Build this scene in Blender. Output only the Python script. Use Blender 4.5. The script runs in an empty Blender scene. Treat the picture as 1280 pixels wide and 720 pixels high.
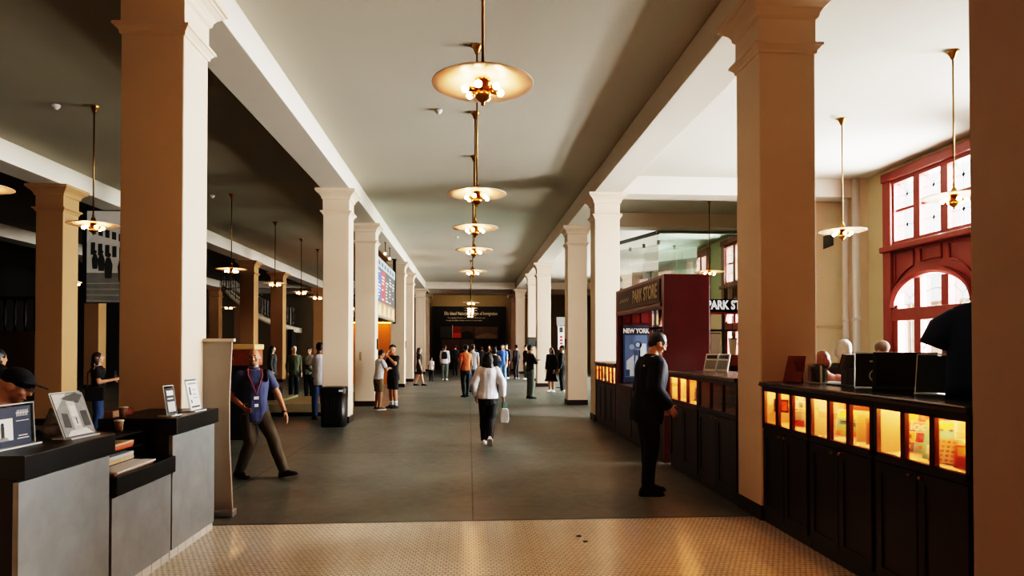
import bpy, bmesh, math, random
from mathutils import Vector, Matrix, Euler, noise
random.seed(7)
R = math.radians
PI = math.pi
scene = bpy.context.scene
col = scene.collection

# ------------------------------------------------------------------ materials
def lin(h):
    h = h.lstrip('#')
    out = []
    for i in (0, 2, 4):
        c = int(h[i:i + 2], 16) / 255
        out.append(c / 12.92 if c <= .04045 else ((c + .055) / 1.055) ** 2.4)
    return (*out, 1)

MATS = {}
def mat(name, hexcol, rough=.6, metal=0, var=.12, scale=8, bump=0, emit=None, estr=0, spec=.5, bscale=None):
    if name in MATS: return MATS[name]
    m = bpy.data.materials.new(name); m.use_nodes = True
    nt = m.node_tree; n = nt.nodes; l = nt.links
    b = n['Principled BSDF']
    b.inputs['Roughness'].default_value = rough
    b.inputs['Metallic'].default_value = metal
    b.inputs['Specular IOR Level'].default_value = spec
    c = lin(hexcol)
    tc = n.new('ShaderNodeTexCoord')
    ns = n.new('ShaderNodeTexNoise'); ns.inputs['Scale'].default_value = scale; ns.inputs['Detail'].default_value = 5
    l.new(tc.outputs['Object'], ns.inputs['Vector'])
    mx = n.new('ShaderNodeMix'); mx.data_type = 'RGBA'
    mx.inputs[6].default_value = tuple(max(0, v * (1 - var)) for v in c[:3]) + (1,)
    mx.inputs[7].default_value = tuple(min(1, v * (1 + var)) for v in c[:3]) + (1,)
    l.new(ns.outputs['Fac'], mx.inputs[0])
    l.new(mx.outputs[2], b.inputs['Base Color'])
    if bump:
        bp = n.new('ShaderNodeBump'); bp.inputs['Strength'].default_value = bump; bp.inputs['Distance'].default_value = .01
        ns2 = n.new('ShaderNodeTexNoise'); ns2.inputs['Scale'].default_value = bscale or scale * 6; ns2.inputs['Detail'].default_value = 4
        l.new(tc.outputs['Object'], ns2.inputs['Vector'])
        l.new(ns2.outputs['Fac'], bp.inputs['Height']); l.new(bp.outputs['Normal'], b.inputs['Normal'])
    if emit:
        b.inputs['Emission Color'].default_value = lin(emit); b.inputs['Emission Strength'].default_value = estr
    MATS[name] = m
    return m

def glass(name, tint='#ffffff', gloss=.12, rough=.02, keep=.95):
    if name in MATS: return MATS[name]
    m = bpy.data.materials.new(name); m.use_nodes = True
    nt = m.node_tree; n = nt.nodes; l = nt.links
    n.remove(n['Principled BSDF'])
    out = n['Material Output']
    tr = n.new('ShaderNodeBsdfTransparent'); c = lin(tint); tr.inputs['Color'].default_value = tuple(v * keep for v in c[:3]) + (1,)
    gl = n.new('ShaderNodeBsdfGlossy'); gl.inputs['Roughness'].default_value = rough
    fr = n.new('ShaderNodeFresnel'); fr.inputs['IOR'].default_value = 1.45
    mp = n.new('ShaderNodeMath'); mp.operation = 'MULTIPLY_ADD'; mp.inputs[1].default_value = .7; mp.inputs[2].default_value = gloss * .25
    ms = n.new('ShaderNodeMixShader')
    l.new(fr.outputs[0], mp.inputs[0]); l.new(mp.outputs[0], ms.inputs[0])
    l.new(tr.outputs[0], ms.inputs[1]); l.new(gl.outputs[0], ms.inputs[2]); l.new(ms.outputs[0], out.inputs[0])
    MATS[name] = m
    return m

def concrete_floor():
    m = mat('floor_concrete', '#5f625e', .42, var=.0, spec=.45)
    nt = m.node_tree; n = nt.nodes; l = nt.links; b = n['Principled BSDF']
    tc = n.new('ShaderNodeTexCoord')
    def noise_n(s, d=6, r=.6):
        x = n.new('ShaderNodeTexNoise'); x.inputs['Scale'].default_value = s; x.inputs['Detail'].default_value = d; x.inputs['Roughness'].default_value = r
        l.new(tc.outputs['Object'], x.inputs['Vector']); return x
    a, c = noise_n(.55), noise_n(9)
    r1 = n.new('ShaderNodeValToRGB')
    r1.color_ramp.elements[0].position = .3; r1.color_ramp.elements[0].color = lin('#4a4e4a')
    r1.color_ramp.elements[1].position = .7; r1.color_ramp.elements[1].color = lin('#6b6f69')
    l.new(a.outputs['Fac'], r1.inputs[0])
    mx = n.new('ShaderNodeMix'); mx.data_type = 'RGBA'; mx.blend_type = 'OVERLAY'; mx.inputs[0].default_value = .45
    l.new(r1.outputs[0], mx.inputs[6]); l.new(c.outputs['Color'], mx.inputs[7])
    # expansion joints
    sp = n.new('ShaderNodeSeparateXYZ'); l.new(tc.outputs['Object'], sp.inputs[0])
    def joint(sock, offset, period, w):
        ad = n.new('ShaderNodeMath'); ad.operation = 'ADD'; ad.inputs[1].default_value = -offset + period * 50; l.new(sock, ad.inputs[0])
        md = n.new('ShaderNodeMath'); md.operation = 'MODULO'; md.inputs[1].default_value = period; l.new(ad.outputs[0], md.inputs[0])
        lt = n.new('ShaderNodeMath'); lt.operation = 'LESS_THAN'; lt.inputs[1].default_value = w; l.new(md.outputs[0], lt.inputs[0]); return lt
    jx, jy = joint(sp.outputs[0], .035, 2.72, .016), joint(sp.outputs[1], 10.4, 4.1, .03)
    mm = n.new('ShaderNodeMath'); mm.operation = 'MAXIMUM'; l.new(jx.outputs[0], mm.inputs[0]); l.new(jy.outputs[0], mm.inputs[1])
    sc = n.new('ShaderNodeMath'); sc.operation = 'MULTIPLY'; sc.inputs[1].default_value = .8; l.new(mm.outputs[0], sc.inputs[0])
    m2 = n.new('ShaderNodeMix'); m2.data_type = 'RGBA'; m2.inputs[7].default_value = lin('#171512')
    l.new(sc.outputs[0], m2.inputs[0]); l.new(mx.outputs[2], m2.inputs[6]); l.new(m2.outputs[2], b.inputs['Base Color'])
    rr = n.new('ShaderNodeMapRange'); rr.inputs[3].default_value = .3; rr.inputs[4].default_value = .55
    l.new(c.outputs['Fac'], rr.inputs[0]); l.new(rr.outputs[0], b.inputs['Roughness'])
    bp = n.new('ShaderNodeBump'); bp.inputs['Strength'].default_value = .12; l.new(c.outputs['Fac'], bp.inputs['Height']); l.new(bp.outputs[0], b.inputs['Normal'])
    return m

def mosaic_floor():
    m = mat('floor_mosaic', '#cfc4ae', .2, var=.0, spec=.9)
    nt = m.node_tree; n = nt.nodes; l = nt.links; b = n['Principled BSDF']
    tc = n.new('ShaderNodeTexCoord')
    br = n.new('ShaderNodeTexBrick'); br.offset = .5; br.inputs['Scale'].default_value = 1
    br.inputs['Brick Width'].default_value = .042; br.inputs['Row Height'].default_value = .042
    br.inputs['Mortar Size'].default_value = .006; br.inputs['Mortar Smooth'].default_value = .3
    br.inputs['Color1'].default_value = lin('#f6f1e6'); br.inputs['Color2'].default_value = lin('#ebe4d4'); br.inputs['Mortar'].default_value = lin('#c0b6a2')
    l.new(tc.outputs['Object'], br.inputs['Vector'])
    ns = n.new('ShaderNodeTexNoise'); ns.inputs['Scale'].default_value = 1.3; ns.inputs['Detail'].default_value = 6
    l.new(tc.outputs['Object'], ns.inputs['Vector'])
    # small dark dot tiles on a grid
    vo = n.new('ShaderNodeTexVoronoi'); vo.inputs['Scale'].default_value = 1 / .084; vo.inputs['Randomness'].default_value = 0
    l.new(tc.outputs['Object'], vo.inputs['Vector'])
    lt = n.new('ShaderNodeMath'); lt.operation = 'LESS_THAN'; lt.inputs[1].default_value = .17; l.new(vo.outputs['Distance'], lt.inputs[0])
    ml = n.new('ShaderNodeMath'); ml.operation = 'MULTIPLY'; ml.inputs[1].default_value = .22; l.new(lt.outputs[0], ml.inputs[0])
    mx = n.new('ShaderNodeMix'); mx.data_type = 'RGBA'; mx.inputs[7].default_value = lin('#6d604c')
    l.new(ml.outputs[0], mx.inputs[0]); l.new(br.outputs['Color'], mx.inputs[6])
    m3 = n.new('ShaderNodeMix'); m3.data_type = 'RGBA'; m3.blend_type = 'MULTIPLY'; m3.inputs[0].default_value = .35
    rp = n.new('ShaderNodeValToRGB'); rp.color_ramp.elements[0].position = .3; rp.color_ramp.elements[0].color = (.55, .5, .45, 1); rp.color_ramp.elements[1].position = .65; rp.color_ramp.elements[1].color = (1, 1, 1, 1)
    l.new(ns.outputs['Fac'], rp.inputs[0]); l.new(mx.outputs[2], m3.inputs[6]); l.new(rp.outputs[0], m3.inputs[7])
    l.new(m3.outputs[2], b.inputs['Base Color'])
    n2 = n.new('ShaderNodeTexNoise'); n2.inputs['Scale'].default_value = 16; l.new(tc.outputs['Object'], n2.inputs['Vector'])
    mr = n.new('ShaderNodeMapRange'); mr.inputs[3].default_value = .08; mr.inputs[4].default_value = .28; l.new(n2.outputs['Fac'], mr.inputs[0]); l.new(mr.outputs[0], b.inputs['Roughness'])
    bp = n.new('ShaderNodeBump'); bp.inputs['Strength'].default_value = .25; bp.inputs['Distance'].default_value = .004
    ad = n.new('ShaderNodeMath'); ad.operation = 'MULTIPLY_ADD'; ad.inputs[1].default_value = -.6; l.new(br.outputs['Fac'], ad.inputs[0]); l.new(n2.outputs['Fac'], ad.inputs[2])
    l.new(ad.outputs[0], bp.inputs['Height']); l.new(bp.outputs[0], b.inputs['Normal'])
    return m

M_col = mat('column_paint', '#d9c5ae', .55, var=.05, scale=2.5, bump=.05, bscale=30)
M_ceil = mat('ceiling_plaster', '#c6c2b4', .8, var=.05, scale=.6, bump=.05, bscale=12)
M_beam = mat('beam_plaster', '#d8d0c2', .7, var=.04, scale=1.5)
M_wallc = mat('cream_wall', '#c9bd9c', .7, var=.05, scale=1.2)
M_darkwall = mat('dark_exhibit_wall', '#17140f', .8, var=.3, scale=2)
M_endwall = mat('olive_wall', '#94876a', .8, var=.1)
M_base = mat('baseboard_brown', '#2a1510', .45)
M_brass = mat('brass', '#9a7440', .28, 1, var=.1, scale=20)
M_rod = mat('aged_brass', '#7d6138', .35, 1, var=.1)
M_disc = mat('enamel_disc', '#e4cab4', .35, var=.03)
M_bulb = mat('bulb_glow', '#fff2d8', .3, emit='#ffba84', estr=110)
M_redframe = mat('red_brown_paint', '#7d3a33', .45, var=.1, scale=6, bump=.03)
M_cherry = mat('dark_cherry_wood', '#471110', .35, var=.25, scale=4, bump=.04)
M_cabin = mat('black_brown_wood', '#200c09', .38, var=.3, scale=5)
M_worktop = mat('dark_counter_top', '#2c2620', .25, var=.3, scale=10)
M_amber = mat('lit_case_lining', '#f8d4a8', .6, var=.04)
M_amberstrip = mat('case_light_strip', '#ffb45a', .5, emit='#ffaa66', estr=260)
M_black = mat('black_lacquer', '#0b0d0e', .35, var=.2, scale=12)
M_matte = mat('matte_black', '#0c0c0c', .7, var=.2)
M_plate = mat('grey_metal_panel', '#8f9494', .42, .2, var=.32, scale=5, bump=.03)
M_tilew = mat('white_base_tile', '#d8d8d2', .25, var=.05)
M_white = mat('white_plastic', '#e4e2de', .4, var=.03)
M_banner = mat('banner_cloth', '#a3a5a2', .7, var=.06, scale=6)
M_silver = mat('brushed_silver', '#b8b8b8', .3, .9)
M_glass = glass('clear_glass')
M_green = glass('green_glass', '#dff0ea', .3, .02, .98)
M_acryl = glass('acrylic', '#f2fafa', .3, .03, .97)
M_acredge = mat('acrylic_edge', '#d6e2e4', .2)
M_ink = mat('ink_black', '#101010', .6)
M_paper = mat('paper_white', '#e8e6e0', .7, var=.03)
M_navy = mat('navy_print', '#1d2b44', .6, var=.15)
M_grey = mat('print_grey', '#8d908c', .6, var=.35, scale=30)
M_greyd = mat('print_dark_grey', '#3a3d3c', .6, var=.4, scale=30)
M_greyl = mat('print_light_grey', '#c9c9c4', .6, var=.2, scale=30)
M_orange = mat('print_orange', '#e0632a', .6)
M_yellow = mat('print_yellow', '#e8c450', .6)
M_teal = mat('print_teal', '#79b5a0', .6)
M_blue = mat('print_blue', '#2a57a8', .6)
M_red = mat('print_red', '#b42a26', .6)
M_purple = mat('print_purple', '#7a4a7a', .6)
M_pink = mat('print_pink', '#d87868', .6)
M_tan = mat('print_tan', '#d9b98a', .6, var=.2, scale=40)
M_leather = mat('trunk_leather', '#7c3c22', .5, var=.2)
M_pale = mat('pale_wood', '#c9a26c', .5, var=.15, scale=6)
M_kraft = mat('kraft_card', '#9a7a5c', .7)

# ------------------------------------------------------------------ scene helpers
def tag(o, label=None, cat=None, group=None, kind=None):
    if label: o['label'] = label
    if cat: o['category'] = cat
    if group: o['group'] = group
    if kind: o['kind'] = kind
    return o

def empty(name, loc=(0, 0, 0), rz=0, label=None, cat=None, group=None, kind=None, parent=None):
    o = bpy.data.objects.new(name, None); col.objects.link(o)
    o.location = loc; o.rotation_euler = (0, 0, rz); o.empty_display_size = .1
    if parent: o.parent = parent
    return tag(o, label, cat, group, kind)

def wmat(o):
    m = o.matrix_basis.copy()
    while o.parent:
        o = o.parent; m = o.matrix_basis @ m
    return m

class MB:
    def __init__(s): s.v = []; s.f = []; s.m = []
    def face(s, idx, m=0): s.f.append(tuple(idx)); s.m.append(m)
    def poly(s, pts, m=0):
        k = len(s.v); s.v += [Vector(p) for p in pts]; s.face(range(k, k + len(pts)), m)
    def box(s, x0, x1, y0, y1, z0, z1, m=0):
        k = len(s.v)
        s.v += [Vector(p) for p in ((x0, y0, z0), (x1, y0, z0), (x1, y1, z0), (x0, y1, z0), (x0, y0, z1), (x1, y0, z1), (x1, y1, z1), (x0, y1, z1))]
        for q in ((0, 3, 2, 1), (4, 5, 6, 7), (0, 1, 5, 4), (1, 2, 6, 5), (2, 3, 7, 6), (3, 0, 4, 7)): s.face([k + i for i in q], m)
        return s
    def xbox(s, M, sx, sy, sz, m=0):      # oriented box, half sizes
        k = len(s.v)
        for z in (-sz, sz):
            for x, y in ((-sx, -sy), (sx, -sy), (sx, sy), (-sx, sy)): s.v.append(M @ Vector((x, y, z)))
        for q in ((0, 3, 2, 1), (4, 5, 6, 7), (0, 1, 5, 4), (1, 2, 6, 5), (2, 3, 7, 6), (3, 0, 4, 7)): s.face([k + i for i in q], m)
        return s
    def rings(s, rings, m=0, cap=True):
        k = len(s.v); n = len(rings[0])
        for r in rings: s.v += [Vector(p) for p in r]
        for i in range(len(rings) - 1):
            for j in range(n):
                a, b = k + i * n + j, k + i * n + (j + 1) % n
                s.face((a, b, b + n, a + n), m)
        if cap:
            s.face([k + j for j in range(n - 1, -1, -1)], m)
            s.face([k + (len(rings) - 1) * n + j for j in range(n)], m)
        return s
    def tube(s, p0, p1, r0, r1=None, n=10, m=0, e=1):
        r1 = r0 if r1 is None else r1
        p0, p1 = Vector(p0), Vector(p1); d = (p1 - p0)
        if d.length < 1e-6: return s
        d.normalize(); u = d.orthogonal().normalized(); w = d.cross(u)
        def ring(c, r): return [c + u * (r * math.cos(2 * PI * j / n)) + w * (r * e * math.sin(2 * PI * j / n)) for j in range(n)]
        return s.rings([ring(p0, r0), ring(p1, r1)], m)
    def path(s, pts, r, n=8, m=0):
        pts = [Vector(p) for p in pts]; rr = []
        u = None
        for i, p in enumerate(pts):
            d = (pts[min(i + 1, len(pts) - 1)] - pts[max(i - 1, 0)]).normalized()
            if u is None: u = d.orthogonal().normalized()
            u = (u - d * u.dot(d)).normalized(); w = d.cross(u)
            rad = r[i] if isinstance(r, (list, tuple)) else r
            rr.append([p + u * (rad * math.cos(2 * PI * j / n)) + w * (rad * math.sin(2 * PI * j / n)) for j in range(n)])
        return s.rings(rr, m)
    def lathe(s, prof, n=24, c=(0, 0, 0), m=0, M=None, cap=True):
        c = Vector(c); rr = []
        for r, z in prof:
            ring = [Vector((r * math.cos(2 * PI * j / n), r * math.sin(2 * PI * j / n), z)) for j in range(n)]
            rr.append([(M @ p if M else p) + c for p in ring])
        return s.rings(rr, m, cap)
    def ball(s, c, rad, n=10, k=7, M=None, m=0):
        if not isinstance(rad, (tuple, list)): rad = (rad,) * 3
        c = Vector(c); rr = []
        for i in range(k + 1):
            t = -PI / 2 + PI * i / k
            cr = max(math.cos(t), .02)
            ring = [Vector((rad[0] * cr * math.cos(2 * PI * j / n), rad[1] * cr * math.sin(2 * PI * j / n), rad[2] * math.sin(t))) for j in range(n)]
            rr.append([(M @ p if M else p) + c for p in ring])
        return s.rings(rr, m)
    def mesh(s, name, world_inv=None):
        me = bpy.data.meshes.new(name)
        vs = [(world_inv @ v if world_inv else v) for v in s.v]
        me.from_pydata([tuple(v) for v in vs], [], s.f)
        return me
    def build(s, name, mats, parent=None, smooth=False, bev=0, local=False, label=None, cat=None, group=None, kind=None):
        if not isinstance(mats, (list, tuple)): mats = [mats]
        inv = None
        if parent and not local: inv = wmat(parent).inverted()
        me = s.mesh(name, inv)
        for mt in mats: me.materials.append(mt)
        for p, mi in zip(me.polygons, s.m):
            p.material_index = mi; p.use_smooth = smooth
        me.update()
        o = bpy.data.objects.new(name, me); col.objects.link(o)
        if parent: o.parent = parent
        if bev:
            b = o.modifiers.new('bevel', 'BEVEL'); b.width = bev; b.segments = 2; b.limit_method = 'ANGLE'
        return tag(o, label, cat, group, kind)

def rebase(o):
    """put a one-mesh thing's origin at the middle of its base"""
    vs = [v.co for v in o.data.vertices]
    c = Vector(((min(v.x for v in vs) + max(v.x for v in vs)) / 2, (min(v.y for v in vs) + max(v.y for v in vs)) / 2, min(v.z for v in vs)))
    o.data.transform(Matrix.Translation(-c)); o.location = c
    return o

KIDS = {}
def copy_tree(o, parent=None):
    c = o.copy(); col.objects.link(c)
    if parent: c.parent = parent
    for ch in [x for x in o.children]: copy_tree(ch, c)
    return c

def text(s, size, loc, rot, material, parent, name='lettering', bold=.012, ext=.003, align='CENTER', sx=1):
    cu = bpy.data.curves.new(name, 'FONT'); cu.body = s; cu.size = size; cu.extrude = ext; cu.offset = bold * size
    cu.align_x = align; cu.align_y = 'CENTER'; cu.resolution_u = 3
    t = bpy.data.objects.new('tmp', cu); col.objects.link(t)
    dg = bpy.context.evaluated_depsgraph_get()
    me = bpy.data.meshes.new_from_object(t.evaluated_get(dg))
    bpy.data.objects.remove(t)
    M = Matrix.LocRotScale(Vector(loc), Euler(rot), Vector((sx, 1, 1)))
    me.transform(wmat(parent).inverted() @ M if parent else M)
    me.materials.clear(); me.materials.append(material)
    o = bpy.data.objects.new(name, me); col.objects.link(o)
    if parent: o.parent = parent
    return o

def sheet(name, parent, o, u, v, items, mats):
    """flat printed figures on a plane: o origin, u and v unit axes; items (poly, material, layer)"""
    o, u, v = Vector(o), Vector(u).normalized(), Vector(v).normalized(); nrm = u.cross(v)
    b = MB()
    for pts, m, lay in items:
        if len(pts) == 4 and not isinstance(pts[0], (tuple, list)):
            x0, y0, x1, y1 = pts; pts = ((x0, y0), (x1, y0), (x1, y1), (x0, y1))
        b.poly([o + u * p[0] + v * p[1] + nrm * (.0015 * (lay + 1)) for p in pts], m)
    return b.build(name, mats, parent)

ORD = ['nearest', 'second', 'third', 'fourth', 'fifth', 'sixth', 'seventh', 'eighth', 'ninth', 'tenth', 'eleventh', 'twelfth']

# ------------------------------------------------------------------ grid of the building
DS = [2.94, 6.13, 14.4, 18.42, 26.74, 30.82, 39.13, 43.2]
W = .55; ZC = 5.4; ZB = 5.0
ROWS = {'right': 2.76, 'left': -3.11, 'far_left': -8.99, 'deep_left': -14.87}
XW = 8.92; XL = -20.4; YB = -7.0; YE = 47.2

b = MB().box(XL, XW + .3, 6.27, YE + 1, -.2, 0); b.build('floor', concrete_floor(), kind='structure')
b = MB().box(XL, XW + .3, YB, 6.27, -.2, 0.004); b.build('tiled_floor', mosaic_floor(), kind='structure')
for i, (x0, x1, mm) in enumerate(((-2.84, 3.04, M_ceil), (3.04, XW + .3, M_ceil), (-8.72, -2.84, mat('shaded_aisle_ceiling', '#a5a08e', .8, var=.06, scale=.6)), (XL, -8.72, mat('shaded_deep_ceiling', '#6b6250', .8, var=.06, scale=.6)))):  # left ceilings painted darker: the dimness of those aisles is in the colour
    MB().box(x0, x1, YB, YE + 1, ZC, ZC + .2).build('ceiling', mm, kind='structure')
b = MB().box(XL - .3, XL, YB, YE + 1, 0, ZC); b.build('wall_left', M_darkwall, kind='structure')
b = MB().box(XL - .3, XW + .3, YB - .3, YB, -.2, ZC); b.build('wall_back', mat('back_wall', '#6b5a41', .8), kind='structure')
b = MB().box(XL, XW + .3, YE, YE + .3, 0, ZC); b.build('wall_end', M_endwall, kind='structure')
k = 1
for nm, x in ROWS.items():
    b = MB().box(x - .03, x + W + .03, YB, YE, ZB, ZC); b.build('trim_%d' % k, M_beam, bev=.01, kind='structure'); k += 1
for y0 in (14.4, 18.42):
    b = MB().box(3.34, XW, y0, y0 + W, ZB, ZC); b.build('trim_%d' % k, M_beam, kind='structure'); k += 1
for y0 in (39.13, 43.2):
    for x0, x1 in ((-2.53, 2.73), (-8.41, -3.14), (-14.29, -9.02), (3.34, XW)):
        b = MB().box(x0, x1, y0, y0 + W, ZB, ZC); b.build('trim_%d' % k, M_beam, kind='structure'); k += 1

# columns
def square(cx, cy, h, z): return [(cx - h, cy - h, z), (cx + h, cy - h, z), (cx + h, cy + h, z), (cx - h, cy + h, z)]
CM = M_col
def column(x0, y0, label):
    cx, cy, h = x0 + W / 2, y0 + W / 2, W / 2
    t = empty('column', (cx, cy, 0), 0, label, 'column', 'cream square columns', 'structure')
    MB().box(x0, x0 + W, y0, y0 + W, .0, 4.6).build('shaft', CM, t, bev=.012)
    b = MB()
    prof = [(.004, 4.445), (.012, 4.45), (.015, 4.475), (.045, 4.51), (.058, 4.515), (.058, 4.54), (.004, 4.545), (.004, 4.77), (.02, 4.785), (.03, 4.80), (.034, 4.83), (.06, 4.87), (.10, 4.905), (.118, 4.915), (.118, 4.935), (.145, 4.94), (.145, ZB)]
    b.rings([square(cx, cy, h + o, z) for o, z in prof]); b.build('capital', CM, t)
    MB().box(x0 - .012, x0 + W + .012, y0 - .012, y0 + W + .012, 0, .14).build('baseboard', M_base, t, bev=.006)
    return t
rowname = {'right': 'right side of the central hall', 'left': 'left side of the central hall', 'far_left': 'row beyond the left aisle', 'deep_left': 'deepest row in the dark left hall'}
for nm, x in ROWS.items():
    for i, d in enumerate(DS):
        if nm in ('far_left', 'deep_left') and i in (0, 1): continue
        CM = M_col if nm in ('left', 'right') else mat('shaded_aisle_column', '#a37f58', .55, var=.05, scale=2.5)  # left-aisle columns get a darkened paint that stands in for shade
        if nm == 'right' and i == 0: CM = mat('shaded_pier', '#a39384', .6, var=.06, scale=2)  # pier colour darkened to stand in for shade on its side face
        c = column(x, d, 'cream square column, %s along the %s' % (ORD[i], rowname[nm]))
        if nm in ('left', 'right') and 2 <= i <= 5:
            xs = x + W + .001 if nm == 'left' else x - .001
            b = MB().box(min(xs, xs + (.025 if nm == 'left' else -.025)), max(xs, xs + (.025 if nm == 'left' else -.025)), d + .3, d + .42, 1.55, 1.85)
            if i in (3, 4): b.build('wall_device', M_black, c)
MBp = MB().box(-2.98, -2.93, 18.408, 18.42, 1.25, 1.48)
rebase(MBp.build('switch_plate', mat('plate_tan', '#a08a68', .5), label='small switch plate on the front of a hall column', cat='switch plate'))

# ------------------------------------------------------------------ pendant lamps
def make_lamp():
    t = empty('pendant_lamp', (0, 0, 0))
    D = .365
    MB().lathe([(.0, 1.85), (.075, 1.85), (.078, 1.838), (.05, 1.81), (.035, 1.775), (.022, 1.74), (.0, 1.735)], 20).build('canopy', M_brass, t, True)
    MB().tube((0, 0, .12), (0, 0, 1.76), .011, n=10).build('rod', M_rod, t, True)
    MB().lathe([(0, .15), (.014, .15), (.02, .13), (.014, .115), (.03, .09), (.04, .05), (.055, .035), (.055, .012), (0, .01)], 18).build('collar', M_brass, t, True)
    MB().lathe([(.05, .03), (.12, .028), (.25, .012), (D - .01, -.004), (D, -.008), (D + .002, -.012), (D - .004, -.014), (.25, .004), (.12, .018), (.05, .02)], 48, cap=False).build('disc_shade', M_disc, t, True)
    MB().lathe([(0, .02), (.042, .02), (.042, -.07), (.06, -.075), (.062, -.1), (.05, -.115), (.03, -.135), (.012, -.15), (.014, -.165), (.0, -.175)], 20).build('hub', M_brass, t, True)
    for k in range(6):
        a = 2 * PI * k / 6 + .26
        d = Vector((math.cos(a), math.sin(a), -.05)).normalized()
        p0, p1 = Vector((0, 0, -.055)) + d * .035, Vector((0, 0, -.055)) + d * .11
        s = MB().tube(p0, p1, .014, .02, 12).build('socket', M_brass, t, True)
        MB().ball(p1 + d * .022, .026, 10, 6).build('bulb', M_bulb, s, True)
    return t
lamp0 = make_lamp(); used = [False]
def place_lamp(x, y, label, group):
    o = lamp0 if not used[0] else copy_tree(lamp0)
    used[0] = True
    o.location = (x, y, 3.55); tag(o, label, 'lamp', group)
for i, y in enumerate((4.77, 8.26, 10.64, 13.1, 16.9, 29.1, 33.4, 35.8, 38.3, 41.9)):
    place_lamp(.1, y, 'brass disc pendant lamp with six bulbs, %s in the central hall line' % ORD[i], 'pendant lamps down the central hall')
place_lamp(.1, .6, 'brass disc pendant lamp over the tiled entry, behind the view', 'pendant lamps down the central hall')
place_lamp(.1, -2.6, 'brass disc pendant lamp by the back wall over tiles', 'pendant lamps down the central hall')
for i, y in enumerate((8.3, 10.75, 16.8, 20.5, 23.65, 26.15, 33.4, 36)):
    place_lamp(-5.85, y, 'brass disc pendant lamp, %s hanging over the left aisle' % ORD[i], 'pendant lamps over the left aisle')
for i, y in enumerate((16.8, 20.6, 27.5, 33.4)):
    place_lamp(-11.75, y, 'brass disc pendant lamp, %s in the dark hall beyond the left aisle' % ORD[i], 'pendant lamps of the dark left hall')
for i, (x, y) in enumerate(((6.14, 8.02), (6.14, 10.54), (6.14, 16.6), (7.7, 24.4))):
    place_lamp(x, y, 'brass disc pendant lamp, %s over the bright store side by the windows' % ORD[i], 'pendant lamps over the store')

# smoke detectors
for i, (x, y) in enumerate(((-.48, 10.55), (-6.41, 10.73), (-6.38, 16.95), (-.41, 22.89), (6.9, 21))):
    b = MB().lathe([(0, ZC - .07), (.03, ZC - .07), (.035, ZC - .05), (.055, ZC - .035), (.06, ZC), (0, ZC)], 16, (x, y, 0))
    o = b.build('smoke_detector', M_white, None, True)
    rebase(o)
    tag(o, ['small white smoke detector on the central ceiling behind the nearest lamps', 'small white smoke detector on the left aisle ceiling beside the pendant rod', 'small white detector on dark left aisle ceiling deeper in', 'tiny white detector far down the central ceiling', 'small detector on bright ceiling inside the glass store front'][i], 'smoke detector')

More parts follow.
